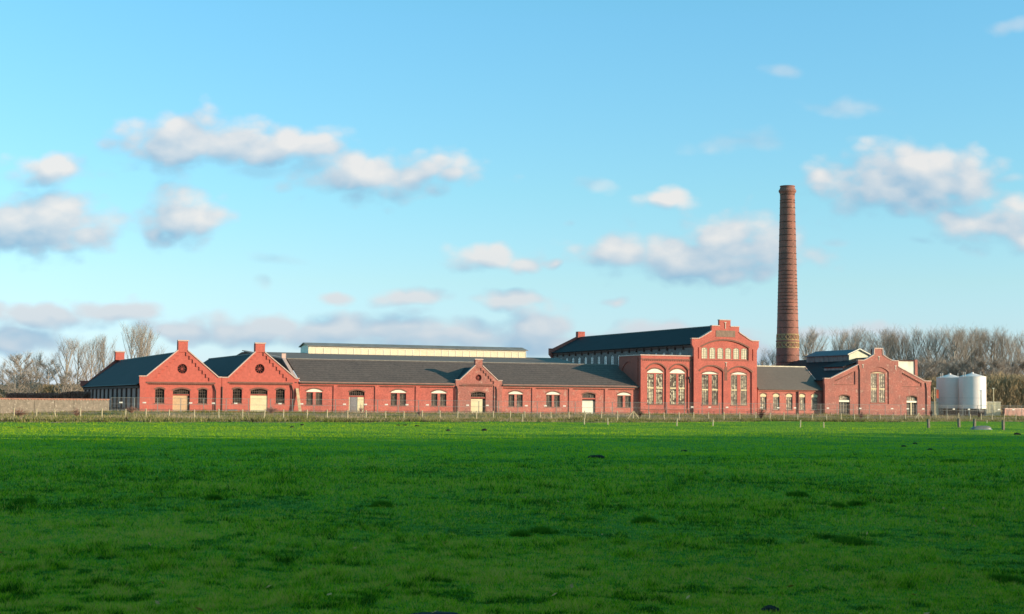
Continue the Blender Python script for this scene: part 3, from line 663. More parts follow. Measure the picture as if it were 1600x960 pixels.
# lantern
dL = 35.4; c0, c1 = b3.x(481, dL), b3.x(821, dL); zf = b3.z(481, 553.5, dL); zc = b3.z(481, 540.3, dL); zt2 = b3.z(481, 535.6, dL+2.8)
zf = min(zf, 10.2)
m = MB(); m.box(c0, c1, dL, dL+5.4, zf-.6, zc); m.prism([(c0, dL, zc), (c0, dL+5.4, zc), (c0, dL+2.7, zt2-.15)], (c1-c0, 0, 0)); ln = b3.part('roof_lantern', m, CREAM)
m = MB(); n = 30
for k in range(n+1):
    x = c0+(c1-c0)*k/n; m.box(x-.05, x+.05, dL-.05, dL-.003, zf-.3, zc-.35)
m.box(c0, c1, dL-.09, dL-.003, zc-.35, zc-.2); m.box(c0-.02, c1, dL-.06, dL-.002, zf-.4, zf+.12); m.box(c0-.08, c0-.003, dL-.05, dL+5.4, zf-.3, zc); b3.part('lantern_frame', m, WHITE, parent=ln)
m = MB(); roof_slab(m, [(c0-.35, dL-.45, zc), (c1+.35, dL-.45, zc), (c1+.35, dL+2.7, zt2), (c0-.35, dL+2.7, zt2)], .1); roof_slab(m, [(c0-.35, dL+2.71, zt2), (c1+.35, dL+2.71, zt2), (c1+.35, dL+5.9, zc), (c0-.35, dL+5.9, zc)], .16); b3.part('lantern_roof', m, ZINC, parent=ln)

# ================================================================== annex with two tall arched windows
b4 = Bld('brick_annex', 1001, 'square flat topped red brick annex with two tall arched windows of glass with painted reflections', 'building', d=-.7)
X4 = b4.x; Z4 = lambda py: b4.z(1040, py)
W4 = X4(1083.5); zt4 = Z4(556.5)
rec = []; hol = []; wn = []
for (a, c, w0, w1, py0) in ((1010, 1040.5, 1011.8, 1036.5, 568.8), (1046, 1075, 1047.3, 1071, 569.5)):
    rec.append(arch(X4(a), X4(c), Z4(639.5), Z4(py0), 1.0)); x0, x1 = X4(w0), X4(w1); w = x1-x0
    m1, m2 = x0+w*.43, x0+w*.57; zb, ztp = Z4(632), Z4(584.3)
    hol += [[(x0, zb), (m1, zb), (m1, ztp), (x0, ztp)], [(m2, zb), (x1, zb), (x1, ztp), (m2, ztp)], arch(x0, x1, ztp+.12, Z4(576.6), .6)]
    wn.append((x0, m1, m2, x1, zb, ztp))
rec += [[(X4(1008.5), .0), (X4(1041.5), .0), (X4(1041.5), Z4(641)), (X4(1008.5), Z4(641))], [(X4(1045.5), .0), (X4(1076), .0), (X4(1076), Z4(641)), (X4(1045.5), Z4(641))]]
b4.wall([(0, -.6), (W4, -.6), (W4, zt4), (0, zt4)], rec, hol, BRICK, rd=.2, th=.5)
m = MB()
for (x0, m1, m2, x1, zb, ztp) in wn:
    tz = [zb+(ztp-zb)*.53]
    b4.window(x0, m1, zb, ztp, 0, 4, 10, .22, G_BIG, FRAME, .045, transom=tz); b4.window(m2, x1, zb, ztp, 0, 4, 10, .22, G_BIG, FRAME, .045, transom=tz)
    q = MB(); q.prism([(a, .22, c) for a, c in arch(x0+.01, x1-.01, ztp+.13, Z4(576.7), .6)], (0, .1, 0)); b4.part('arch_panel', q, WHITE)
    archring(m, x0, x1, Z4(576.6), .6, .22, .16, .199); sill(x0-.1, x1+.1, .1, .36, zb-.14, zb-.003)
for (a, c, py0) in ((1010, 1040.5, 568.8), (1046, 1075, 569.5)): archring(m, X4(a), X4(c), Z4(py0), 1.0, .22, -.03, -.002)
dentils(m, .3, W4-.3, Z4(562.5), -.06, -.002, .25, .16, .2); m.box(0, W4-.2, -.08, -.003, Z4(562.5), Z4(561)); m.box(.1, W4-.3, -.06, -.002, Z4(640.6), Z4(639.8))
b4.part('cornice', m, ARCHB)
m = MB(); m.box(-.12, W4-.05, -.12, .55, zt4, zt4+.18); m.box(-.12, .45, .553, 8.6, zt4, zt4+.18); b4.part('coping', m, COPE)
m = MB(); m.box(0, .5, .5, 8.6, -.6, zt4); m.box(.51, W4, 8.1, 8.6, -.6, zt4)
sv, sf = slab_mesh([(1, 5.0), (8.2, 5.0), (8.2, zt4-.3), (1, zt4-.3)], [arch(1.8, 7.2, 5.2, zt4-1.0, 1.6)], 0, .12)
m.add([(-.12+(y), x, z) for (x, y, z) in sv], sf)
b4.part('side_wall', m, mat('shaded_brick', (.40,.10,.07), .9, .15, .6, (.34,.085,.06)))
m = MB(); m.box(.5, W4, .5, 8.1, zt4-.5, zt4-.35); b4.part('roof', m, ZINC)
m = MB(); m.tube((X4(1078), -.08, Z4(590)), (X4(1078), -.08, Z4(598)), .1, n=8); m.tube((X4(1076.5), -.08, Z4(588)), (X4(1076.5), -.08, Z4(592)), .14, n=8); b4.part('wall_bracket', m, IRON)
m = MB(); m.tube((X4(1082), -.12, Z4(560)), (X4(1082), -.12, 0), .09, n=8); b4.part('downpipe', m, PIPE)

# ================================================================== tall hall
b5 = Bld('tall_brick_hall', 1084, 'tallest red brick hall with stepped gable and six small upper windows', 'building', d=-1.2)
X5 = b5.x; Z5 = lambda py: b5.z(1132, py)
xR = X5(1182.8); xc = X5(1132.7)
def mir(px, py): return (X5(px), Z5(py))
out = [(0, -.6), (xR, -.6), (xR, Z5(547)), (xR+.4, Z5(541)), (xR+.4, Z5(532.3)), (X5(1175.8), Z5(532.3)), (X5(1171), Z5(530.6)), (X5(1164.5), Z5(526)), (X5(1158), Z5(521.8)), (X5(1155), Z5(519.5)), (X5(1155), Z5(510.8)), (X5(1141.5), Z5(510.8)), (X5(1141.5), Z5(501)),
       (X5(1124), Z5(501)), (X5(1124), Z5(510.2)), (X5(1112), Z5(510.2)), (X5(1112), Z5(518.5)), (X5(1108), Z5(521)), (X5(1101), Z5(525.5)), (X5(1095), Z5(529.2)), (X5(1091), Z5(530.9)), (-.4, Z5(530.9)), (-.4, Z5(539)), (0, Z5(546))]
rec = [arch(X5(1096), X5(1169.8), Z5(562.5), Z5(532.5), 1.25, 16), [(X5(1090.3), Z5(561.5)), (X5(1091.8), Z5(561.5)), (X5(1091.8), Z5(544)), (X5(1090.3), Z5(544))], [(X5(1175.3), Z5(563)), (X5(1176.8), Z5(563)), (X5(1176.8), Z5(545)), (X5(1175.3), Z5(545))],
       arch(X5(1093), X5(1130.3), -.4, Z5(573), .95, 14), arch(X5(1138), X5(1174.8), -.4, Z5(573.6), .95, 14)]
hol = []; up = []; lo = []
for k in range(6):
    a = 1097+12.42*k; x0, x1 = X5(a), X5(a+8.8); z0, z1 = Z5(561.2), Z5(543.7); hol.append(arch(x0, x1, z0, z1, .22)); up.append((x0, x1, z0, z1))
for (a, c1_, c2_, e) in ((1097.3, 1107.8, 1113, 1122.8), (1143, 1152.8, 1158, 1168)):
    x0, m1, m2, x1 = X5(a), X5(c1_), X5(c2_), X5(e); zb, ztp = Z5(633), Z5(586)
    hol += [[(x0, zb), (m1, zb), (m1, ztp), (x0, ztp)], [(m2, zb), (x1, zb), (x1, ztp), (m2, ztp)], arch(x0, x1, ztp+.1, Z5(581.6), .38)]; lo.append((x0, m1, m2, x1, zb, ztp))
b5.wall(out, rec, hol, BRICK, rd=.2, th=.5)
for (x0, x1, z0, z1) in up: b5.window(x0, x1, z0, z1, .22, 3, 5, .16, G_LIT, FRAMEL, .04, .06)
m = MB()
for i, (x0, m1, m2, x1, zb, ztp) in enumerate(lo):
    tz = [zb+(ztp-zb)*.5]
    g = G_MID
    b5.window(x0, m1, zb, ztp, 0, 4, 10, .24, g, FRAMEL if i else FRAME, .045, transom=tz); b5.window(m2, x1, zb, ztp, 0, 4, 10, .24, g, FRAMEL if i else FRAME, .045, transom=tz)
    q = MB(); q.prism([(a, .22, c) for a, c in arch(x0+.01, x1-.01, ztp+.11, Z5(581.7), .38)], (0, .1, 0)); b5.part('arch_panel', q, WHITE)
    archring(m, x0, x1, Z5(581.6), .38, .2, .16, .199); sill(x0-.1, x1+.1, .1, .36, zb-.14, zb-.003)
for (a, c, py0, rs) in ((1093, 1130.3, 573, .95), (1138, 1174.8, 573.6, .95), (1096, 1169.8, 532.5, 1.25)): archring(m, X5(a), X5(c), Z5(py0), rs, .28, -.03, -.002, 16)
m.box(X5(1096), X5(1170), -.04, -.002, Z5(563.8), Z5(562.7)); m.box(X5(1132), X5(1136.3), -.03, -.002, Z5(595), Z5(574))
b5.part('cornice', m, ARCHB)
m = MB(); m.box(X5(1118.5), X5(1148.5), -.05, -.002, Z5(526.8), Z5(516.8)); b5.part('plaque', m, PLAQ)
m = MB()
for (px, a, c) in ((1133.2, 504.5, 514), (1134.2, 567, 573)): m.box(X5(px)-.06, X5(px)+.06, -.1, -.052, Z5(c), Z5(a)); m.box(X5(px)-.25, X5(px)+.25, -.1, -.052, Z5(a), Z5(a)+.1)
b5.part('wall_anchor', m, IRONL)
m = MB(); i0 = 4; pts = out[4:22]; coping(m, pts, -.12, .6, .15); b5.part('coping', m, COPE)
DT = 61; xm = -.3; zrd = Z5(508.5); zev = b5.z(1081, 537.2) 
m = MB(); roof_slab(m, [(-.45, .5, zev), (xc, .5, zrd), (xc, DT, zrd), (-.45, DT, zev)]); b5.part('roof', m, SLATE_SHADED)
m = MB(); roof_slab(m, [(xc+.003, .5, zrd), (xR+.4, .5, zev), (xR+.4, DT, zev), (xc+.003, DT, zrd)]); b5.part('roof', m, SLATE)
m = MB(); m.tube((xc, .6, zrd+.03), (xc, DT, zrd+.03), .1, n=6); b5.part('ridge', m, RIDGE)
zw1 = zev-1.25; zw0 = zw1-2.3; hl = []; ys_ = [4.05+1.2+3.05*k for k in range(18)]
for y in ys_: hl.append(arch(y-.58, y+.58, zw0, zw1, .25, 6))
sv, sf = slab_mesh([(.5, -.6), (DT, -.6), (DT, zev-.2), (.5, zev-.2)], hl, 0, .4)
me = bpy.data.meshes.new('side_wall'); me.from_pydata([(y, x, z) for (x, y, z) in sv], [], sf); b = bmesh.new(); b.from_mesh(me); bmesh.ops.recalc_face_normals(b, faces=b.faces); b.to_mesh(me); b.free()
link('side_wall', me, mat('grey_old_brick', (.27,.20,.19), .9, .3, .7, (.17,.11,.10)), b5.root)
for y in ys_:
    m = MB()
    for (a, c) in ((y-.58, y-.5), (y+.5, y+.58), (y-.03, y+.03)): m.box(.04, .09, a, c, zw0, zw1-.1)
    for j in range(6): z = zw0+(zw1-zw0-.25)*j/5; m.box(.04, .09, y-.5, y+.5, z, z+.06)
    w = b5.part('window', m, FRAMEL); q = MB(); q.box(.095, .11, y-.57, y+.57, zw0+.01, zw1-.05); b5.part('pane', q, G_SKY, parent=w)
m = MB()
for k in range(19):
    y = 2.5+1.2+3.05*k; m.box(-.32, -.002, y-.13, y+.13, zev-.95, zev-.3)
m.box(-.14, -.003, .6, DT, zev-.62, zev-.3); b5.part('eaves_brackets', m, DBRICK)
m = MB(); m.prism([(a, DT, c) for a, c in [(0, -.6), (xR, -.6), (xR, zev+.6), (xc+.8, zrd), (xc+.8, zrd+1.2), (xc-.8, zrd+1.2), (xc-.8, zrd+.1), (-.0, zev+.9), (-.9, zev+.9), (-.9, zev-.4), (0, zev-1.4)]], (0, .5, 0)); m.box(xc-.8, xc+.8, DT-.7, DT-.01, zrd-.2, zrd+1.2); b5.part('rear_wall', m, BRICK)
m = MB(); m.box(xR-.4, xR, .51, DT-.01, -.6, zev-.2); b5.part('side_wall', m, BRICK)

# ================================================================== low link building
b6 = Bld('brick_link_building', 1184, 'low brick link building with five arched windows in front of the chimney', 'building', d=0)
X6 = b6.x; Z6 = lambda py: b6.z(1235, py); W6 = X6(1283.8); ze6 = Z6(608.5)
rec = [[(X6(1186), -.4), (X6(1246), -.4), (X6(1246), Z6(611.5)), (X6(1186), Z6(611.5))], [(X6(1249), -.4), (X6(1280.5), -.4), (X6(1280.5), Z6(611.5)), (X6(1249), Z6(611.5))]]
hol = []; ws = []
for px in (1193.6, 1213.6, 1234, 1254, 1273.4):
    x0, x1 = X6(px-5), X6(px+5); z0, z1 = Z6(640.8), Z6(615.4); hol.append(arch(x0, x1, z0, z1, .25)); ws.append((x0, x1, z0, z1))
b6.wall([(0, -.6), (W6, -.6), (W6, ze6), (0, ze6)], rec, hol, BRICKW)
m = MB(); mt_ = MB()
for (x0, x1, z0, z1) in ws:
    zz = z1-.62; b6.window(x0, x1, z0, zz, 0, 3, 5, .3, G_MID, FRAMEL, .05)
    q = MB(); q.prism([(a, .22, c) for a, c in arch(x0+.01, x1-.01, zz+.02, z1-.01, .25)], (0, .1, 0)); b6.part('arch_panel', q, BOARD)
    archring(m, x0, x1, z1, .25, .18, .1, .139); sill(x0-.1, x1+.1, .06, .3, z0-.12, z0-.003)
m.box(0, W6, -.06, -.002, Z6(612), Z6(611.3)); x = .6
b6.part('cornice', m, ARCHB)
m = MB()
for px in (1188.5, 1206.5, 1225, 1243.5, 1261, 1279): m.box(X6(px-2.5), X6(px+2.5), -.03, -.001, Z6(610), Z6(608.6))
b6.part('eaves_slots', m, IRON)
m = MB(); m.tube((X6(1247), -.1, ze6-.3), (X6(1247), -.1, 0), .08, n=8); b6.part('downpipe', m, PIPE)
d6 = 5.8; z6 = b6.z(1220, 573.5, d6)
m = MB(); roof_slab(m, [(-.0, -.3, ze6), (W6+.2, -.3, ze6), (W6+.2, d6, z6), (-.0, d6, z6)]); b6.part('roof', m, mat('flat_grey_roofing', (.16,.128,.108), .85, .1, .3, (.135,.11,.095)))
m = MB(); m.box(-.0, W6+.3, d6, d6+.5, z6-.3, z6+.18); b6.part('parapet', m, mat('cream_parapet', (.85,.76,.58), .7, .1, 1)) 
m = MB(); m.prism([(W6+.2, -.3, ze6-.05), (W6+.2, d6, z6-.05), (W6+.2, d6, z6+.1), (W6+.2, -.3, ze6+.1)], (.12, 0, 0)); b6.part('verge', m, COPE)
m = MB(); m.box(0, W6, d6+.5, d6+9, -.6, z6-.4); m.box(W6-.4, W6, .46, d6+.4, -.6, ze6-.2); m.prism([(W6-.3, .46, ze6-.2), (W6-.3, d6, z6-.2), (W6-.3, d6, ze6-.2)], (.3, 0, 0)); b6.part('rear_wall', m, DBRICK)

# ================================================================== boiler house
b7 = Bld('brick_boiler_house', 1289, 'rightmost brick building with shaped gable and tall paired centre window', 'building', d=-1.1)
X7 = b7.x; Z7 = lambda py: b7.z(1373, py); W7 = X7(1454.2)
P7 = lambda px, py: (X7(px), Z7(py))
dy = .6
out = [(0, -.6), (W7, -.6), (W7, Z7(602)), (W7+.15, Z7(601)), (W7+.15, Z7(595)), P7(1444.7, 595), P7(1404, 573.3), P7(1404, 564), P7(1395, 564), P7(1388, 560.4), P7(1379.4, 554.8), P7(1378.8, 545.6), P7(1367, 545.6), P7(1366.5, 554.8), P7(1358, 560.4), P7(1350, 564.3), P7(1341, 564.3), P7(1341, 571.3), P7(1297.3, 593.4), (-.1, Z7(593.4)), (-.1, Z7(600)), (0, Z7(603))]
rec = [arch(X7(1357.5), X7(1388.8), Z7(631.5), Z7(573.8), .9, 14),
       [P7(1303, 601.5), P7(1336.5, 601.5), P7(1336.5, 581.5), P7(1335, 581.2), P7(1305, 595.8), P7(1303, 597.0)],
       [P7(1409.5, 603), P7(1440, 603), P7(1440, 598.0), P7(1411, 582.2), P7(1409.5, 581.6)]]
wz0, wz1 = Z7(629), Z7(584); x0, m1, m2, x1 = X7(1361.4), X7(1370.8), X7(1374.4), X7(1383.7)
dl = (X7(1311), X7(1328)); dr = (X7(1416.5), X7(1433.2)); dzt = Z7(618.5)
rec += [arch(*dl, 0, dzt, .28), arch(*dr, 0, dzt, .28)]
hol = [[(x0, wz0), (m1, wz0), (m1, wz1), (x0, wz1)], [(m2, wz0), (x1, wz0), (x1, wz1), (m2, wz1)], arch(x0, x1, wz1+.08, Z7(581.8), .22), arch(*dl, 0, dzt, .28), arch(*dr, 0, dzt, .28)]
b7.wall(out, rec, hol, BRICKO, rd=.16, th=.5)
tz = [Z7(608)]
for a, c in ((x0, m1), (m2, x1)): b7.window(a, c, wz0, wz1, 0, 3, 11, .2, G_MID, FRAMEL, .05, transom=tz)
q = MB(); q.prism([(a, .2, c) for a, c in arch(x0+.01, x1-.01, wz1+.09, Z7(581.9), .22)], (0, .1, 0)); b7.part('arch_panel', q, BOARD)
m = MB(); archring(m, x0, x1, Z7(581.8), .22, .2, .13, .159); sill(x0-.15, x1+.15, .1, .33, wz0-.14, wz0-.003); archring(m, *dl, dzt, .28, .2, -.03, -.002); archring(m, *dr, dzt, .28, .2, -.03, -.002)
m.box(X7(1303), X7(1336), -.03, -.002, Z7(602.6), Z7(601.7)); m.box(X7(1410), X7(1440), -.03, -.002, Z7(604.2), Z7(603.2))
sL = (Z7(581.2)-Z7(595.8))/(X7(1335)-X7(1305)); dentils(m, X7(1305), X7(1334), Z7(596)+.1, .02, .155, .22, .16, .2, sL)
sR = (Z7(598)-Z7(582.2))/(X7(1440)-X7(1411)); dentils(m, X7(1411), X7(1439.5), Z7(582.6), .02, .155, .22, .16, .2, sR)
b7.part('cornice', m, ARCHB)
for i, dd_ in enumerate((dl, dr)):
    b7.window(dd_[0], dd_[1], Z7(626), dzt, .28, 5, 2, .33, G_MID, FRAMEL, name='transom_window')
    m = MB(); m.box(dd_[0]-.05, dd_[1]+.05, .1, .32, Z7(629), Z7(626.2)); b7.part('lintel', m, WHITE)
    m = MB(); m.box(dd_[0]-.2, dd_[1]+.2, .52, .58, -.3, 3.6); b7.part('unlit_backing', m, IRON)  # dark sheet painted in place of the shade inside the doorway
    m = MB(); zt_h = Z7(629.2)
    for k in range(5): x = dd_[0]+(dd_[1]-dd_[0])*k/4; m.box(x-.03, x+.03, .34, .4, 0, zt_h)
    for k in range(4): m.box(dd_[0], dd_[1], .35, .39, .3+k*.5, .34+k*.5)
    b7.part('doorway_grille', m, FRAMEL)
    if i: m = MB(); xx = (dd_[0]+dd_[1])/2; m.box(xx-.12, xx+.12, .25, .33, 0, zt_h); b7.part('door_post', m, BOARD)
m = MB()
for (a, c, z) in ((1348, 1350, 571), (1399, 1401, 572), (1373, 1375, 558)): m.box(X7(a), X7(a)+.12, -.08, -.002, Z7(z+5), Z7(z)); m.box(X7(a)-.15, X7(a)+.27, -.08, -.002, Z7(z), Z7(z)+.12)
b7.part('wall_anchor', m, IRONL)
m = MB(); coping(m, out[4:12], -.1, .55, .15); coping(m, out[12:20], -.1, .55, .15); m.box(X7(1366.4), X7(1379.4), -.12, .9, Z7(545.6)+.002, Z7(545.6)+.2); b7.part('coping', m, COPE)
m = MB(); m.box(X7(1367), X7(1378.8), .5, 1.2, Z7(556), Z7(545.6)); b7.part('stack_back', m, DBRICK)
for px in (1342, 1446.4):
    m = MB(); zz = Z7(571 if px < 1400 else 597); m.tube((X7(px)-.1, -.08, zz), (X7(px)+.12, -.12, zz-1.1), .08); m.tube((X7(px)+.12, -.12, zz-1.1), (X7(px)+.12, -.12, 0), .08); b7.part('downpipe', m, PIPE)
DB = 27; xc7 = X7(1373); zr7 = 11.35-ZG; ze7 = Z7(595.5)
m = MB(); roof_slab(m, [(-.2, .5, ze7), (xc7, .5, zr7), (xc7, DB, zr7), (-.2, DB, ze7)]); b7.part('roof', m, SLATE_SHADED)
m = MB(); roof_slab(m, [(xc7+.003, .5, zr7), (W7+.2, .5, ze7), (W7+.2, DB, ze7), (xc7+.003, DB, zr7)]); b7.part('roof', m, SLATE)
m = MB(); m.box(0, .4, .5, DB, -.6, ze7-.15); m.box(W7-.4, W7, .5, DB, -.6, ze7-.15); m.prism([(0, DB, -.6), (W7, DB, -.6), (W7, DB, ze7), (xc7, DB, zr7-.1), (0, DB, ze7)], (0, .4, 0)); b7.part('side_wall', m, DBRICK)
# lantern on the ridge
dF = 7.0; l0, l1 = b7.x(1326, dF), b7.x(1357.5, dF); lc = b7.x(1342, dF); zla = b7.z(1342, 546.2, dF); zle = b7.z(1342, 555, dF); Ln = 14.5
m = MB(); m.prism([(l0+.15, dF, zr7-1.3), (l1-.15, dF, zr7-1.3), (l1-.15, dF, zle), (lc, dF, zla-.1), (l0+.15, dF, zle)], (0, .12, 0)); ln7 = b7.part('lantern_gable', m, mat('bright_cream', (.85,.80,.60), .7, .05, .8))
m = MB(); m.box(l0+.15, l0+.3, dF+.125, dF+Ln, zr7-2.2, zle-.05); m.box(l1-.3, l1-.15, dF+.125, dF+Ln, zr7-2.2, zle-.05)
for k in range(9): y = dF+.6+k*1.6; m.box(l0+.08, l0+.148, y-.06, y+.06, zr7-1.8, zle-.1)
for k in range(6): z = zr7-1.2+k*.25; m.box(l0+.04, l0+.148, dF+.2, dF+Ln, z, z+.05)
b7.part('lantern_louvres', m, mat('grey_louvre', (.34,.32,.31), .7, .15, 1), parent=ln7)
m = MB(); roof_slab(m, [(l0-.3, dF-.3, zle), (lc, dF-.3, zla), (lc, dF+Ln, zla), (l0-.3, dF+Ln, zle)], .12); roof_slab(m, [(lc+.003, dF-.3, zla), (l1+.3, dF-.3, zle), (l1+.3, dF+Ln, zle), (lc+.003, dF+Ln, zla)], .12); b7.part('lantern_roof', m, mat('blue_lantern_roof', (.07,.11,.15), .5, .1, .5), parent=ln7)
m = MB(); coping(m, [(l0-.3, zle), (lc, zla), (l1+.3, zle)], dF-.4, dF-.28, .16); b7.part('barge_board', m, WHITE, parent=ln7)
# dormer on the left slope
dq = 1.6; q0 = b7.x(1318, dq); zq0 = b7.z(1318, 583.5, dq); zq1 = b7.z(1318, 572.4, dq); q1 = X7(1357); zq2 = Z7(562.8)
m = MB(); m.prism([(q0, dq, zq0-1.2), (q1, dq, zq0-1.2), (q1, dq, zq2-.1), (q0, dq, zq1-.1)], (0, 6.2, 0)); dm = b7.part('dormer', m, BRICKO)
m = MB(); roof_slab(m, [(q0-.3, dq-.25, zq1-.05), (q1, dq-.25, zq2), (q1, dq+6.5, zq2), (q0-.3, dq+6.5, zq1-.05)], .12); b7.part('dormer_roof', m, SLATE_SHADED, parent=dm)
m = MB()
for k in range(5): y = dq+.2+k*1.25; m.box(q0-.06, q0-.003, y, y+1.1, zq0-.2, zq1-.35)
b7.part('dormer_window', m, mat('pale_shutter', (.42,.38,.37), .7, .1, 1), parent=dm)
# white rendered block behind on the right
Y7 = lambda q: b7.x(q, 3.2)
m = MB(); m.box(Y7(1396), Y7(1429), 3.2, 9.5, -.4, b7.z(1410, 564.5, 3.2)); b7.part('white_block', m, mat('white_render', (.86,.80,.66), .8, .06, .4))
m = MB(); m.box(Y7(1429)+.003, Y7(1433), 3.0, 9.5, -.4, b7.z(1430, 562.3, 3)); b7.part('brick_pier', m, BRICKO)
m = MB(); m.box(Y7(1396), Y7(1429)-.01, 3.0, 9.6, b7.z(1410, 564.5, 3.2)+.003, b7.z(1410, 564.5, 3.2)+.15); b7.part('block_coping', m, DBRICK)

# ================================================================== chimney
cb_ = atY(1231, 640, 318); CY = 318
def cz(py): return atY(1231, py, CY).z-ZG
def cw(w): return w/2*CY/F
root = empty('factory_chimney', (cb_.x, CY, ZG), 0, 'very tall round tapering brick factory chimney with iron bands, behind the low link building', 'chimney')
def rad_at(z):
    tz_, bz_ = cz(303), cz(560); t = (z-bz_)/(tz_-bz_); return cw(36)+(cw(22.8)-cw(36))*t**.88 if t > 0 else cw(36)-(t*.4)
zz = [0, 3, 6, 9, cz(560), cz(520), cz(480), cz(440), cz(400), cz(360), cz(330), cz(304.5)]
prof = [(rad_at(z), z) for z in zz]
m = MB(); m.lathe(prof, 40, cap=False); link('shaft', m.mesh('shaft', True), mat('chimney_brick', (.35,.135,.10), .9, .3, .5, (.19,.09,.075), (.6,.6,.75), (.42,.27,.20)), root)
m = MB(); r = cw(22.8); m.lathe([(r, cz(304.5)), (r+.14, cz(302)), (r+.30, cz(300)), (r+.30, cz(298)), (r+.1, cz(296)), (r-.05, cz(292.5)), (r+.06, cz(292)), (r+.06, cz(291)), (r-.3, cz(291)), (r-.32, cz(296))], 40); link('crown', m.mesh('crown', False), MATS['chimney_brick'], root)
bands = [305, 313.5, 317.5, 325.5, 336.3, 347.5, 358.5, 367.7, 377, 386.7, 396.7, 405.7, 414.2, 424, 430, 435.7, 441, 446.6, 451.7, 457.6, 462.6, 468.2, 473.6, 479.6, 484.6, 490.6, 501.5, 512.5, 555.5, 566.5]
for py in bands:
    z = cz(py); r = rad_at(z); m = MB(); m.lathe([(r-.02, z-.065), (r+.05, z-.065), (r+.05, z+.065), (r-.02, z+.065)], 40); link('iron_band', m.mesh('iron_band', True), mat('band_steel', (.17,.085,.065), .35, .2, 2, metallic=.6), root)
YB = mat('yellow_brick', (.52,.34,.17), .85, .2, 1.5)
m = MB(); n = 18
for (ya, yb) in ((523, 531.5), (535.5, 543.5)):
    za, zb_ = cz(yb), cz(ya)
    for k in range(n):
        for s_ in (-1, 1):
            a0 = 2*math.pi*k/n; a1 = a0+s_*2*math.pi/n
            segs = 4
            for i in range(segs):
                t0, t1 = i/segs, (i+1)/segs; aa, ab = a0+(a1-a0)*t0, a0+(a1-a0)*t1; z0, z1 = za+(zb_-za)*t0, za+(zb_-za)*t1; r0, r1 = rad_at(z0)+.02, rad_at(z1)+.02
                m.tube((r0*math.cos(aa), r0*math.sin(aa), z0), (r1*math.cos(ab), r1*math.sin(ab), z1), .1, n=4)
    for z in (za, zb_):
        r = rad_at(z); m.lathe([(r-.02, z-.1), (r+.06, z-.1), (r+.06, z+.1), (r-.02, z+.1)], 40)
link('patterned_band', m.mesh('patterned_band'), YB, root)
z = cz(533.5); r = rad_at(z); m = MB(); m.lathe([(r-.02, z-.18), (r+.16, z-.12), (r+.16, z+.12), (r-.02, z+.18)], 40); link('brick_ledge', m.mesh('ledge'), MATS['chimney_brick'], root)

# ================================================================== tanks, cabins, masts
TANK = mat('tank_paint', (.92,.80,.76), .5, .03, .3, (.87,.75,.71))
def tank(px, pyc, Y, label):
    p = atY(px, 640, Y); rt = empty('storage_tank', (p.x, Y, ZG), 0, label, 'tank', 'white storage tanks right of the factory')
    zt = atY(px, pyc, Y).z-ZG; r = 20.6*Y/F; z0 = 1.45
    m = MB(); m.lathe([(r, z0), (r, zt)], 64, cap=False); o = link('shell', m.mesh('shell'), TANK, rt)
    for f in o.data.polygons: f.use_smooth = True
    m = MB(); m.tube((0, 0, z0-.02), (0, 0, z0+.004), r+.03, n=48); m.tube((0, 0, z0+2.0), (0, 0, z0+2.03), r+.015, n=48); link('base_ring', m.mesh('base_ring'), STEEL, rt)
    m = MB(); m.lathe([(r+.05, zt-.02), (r+.05, zt+.06), (.25, zt+.72), (.25, zt+.9), (.02, zt+.9)], 48); link('cone_roof', m.mesh('cone'), TANK, rt)
    m = MB(); m.lathe([(r-.35, -.1), (r-.35, z0-.01)], 40); link('skirt', m.mesh('skirt'), IRON, rt)
    for k in range(8):
        a = 2*math.pi*(k+.3)/8; m = MB(); m.box(-.12, .12, -.12, .12, -.1, z0-.003); o = link('leg', m.mesh('leg'), STEEL, rt); o.location = ((r-.13)*math.cos(a), (r-.13)*math.sin(a), 0); o.rotation_euler = (0, 0, a)
    m = MB()
    for k in range(4): a = k*1.6+.4; m.tube((r*.8*math.cos(a), r*.8*math.sin(a), zt), (r*.8*math.cos(a), r*.8*math.sin(a), zt+1.0), .04, n=6)
    link('vent_pipe', m.mesh('vent'), STEEL, rt)
    m = MB()
    lx = -r*.8; ly = -math.sqrt(r*r-lx*lx)-.12
    for s_ in (-.2, .2): m.tube((lx+s_, ly, .3), (lx+s_, ly, zt+.9), .03, n=5)
    for k in range(24): m.tube((lx-.2, ly, .6+k*.3), (lx+.2, ly, .6+k*.3), .018, n=4)
    link('ladder', m.mesh('ladder'), TANK, rt)
    for k in range(1, 4):
        m = MB(); zz_ = z0+(zt-z0)*k/4; m.lathe([(r-.01, zz_-.02), (r+.018, zz_-.02), (r+.018, zz_+.02), (r-.01, zz_+.02)], 48, cap=False); link('seam_ring', m.mesh('seam_ring'), TANK, rt)
    return rt
tank(1519.8, 589.3, 300, 'right hand of two white cylindrical tanks, nearer one with its right side sunlit')
tank(1484.6, 591, 304.5, 'left hand of two white cylindrical tanks, the one in shade behind its neighbour')
CABM = mat('cabin_cream', (.74,.68,.48), .7, .08, .8)
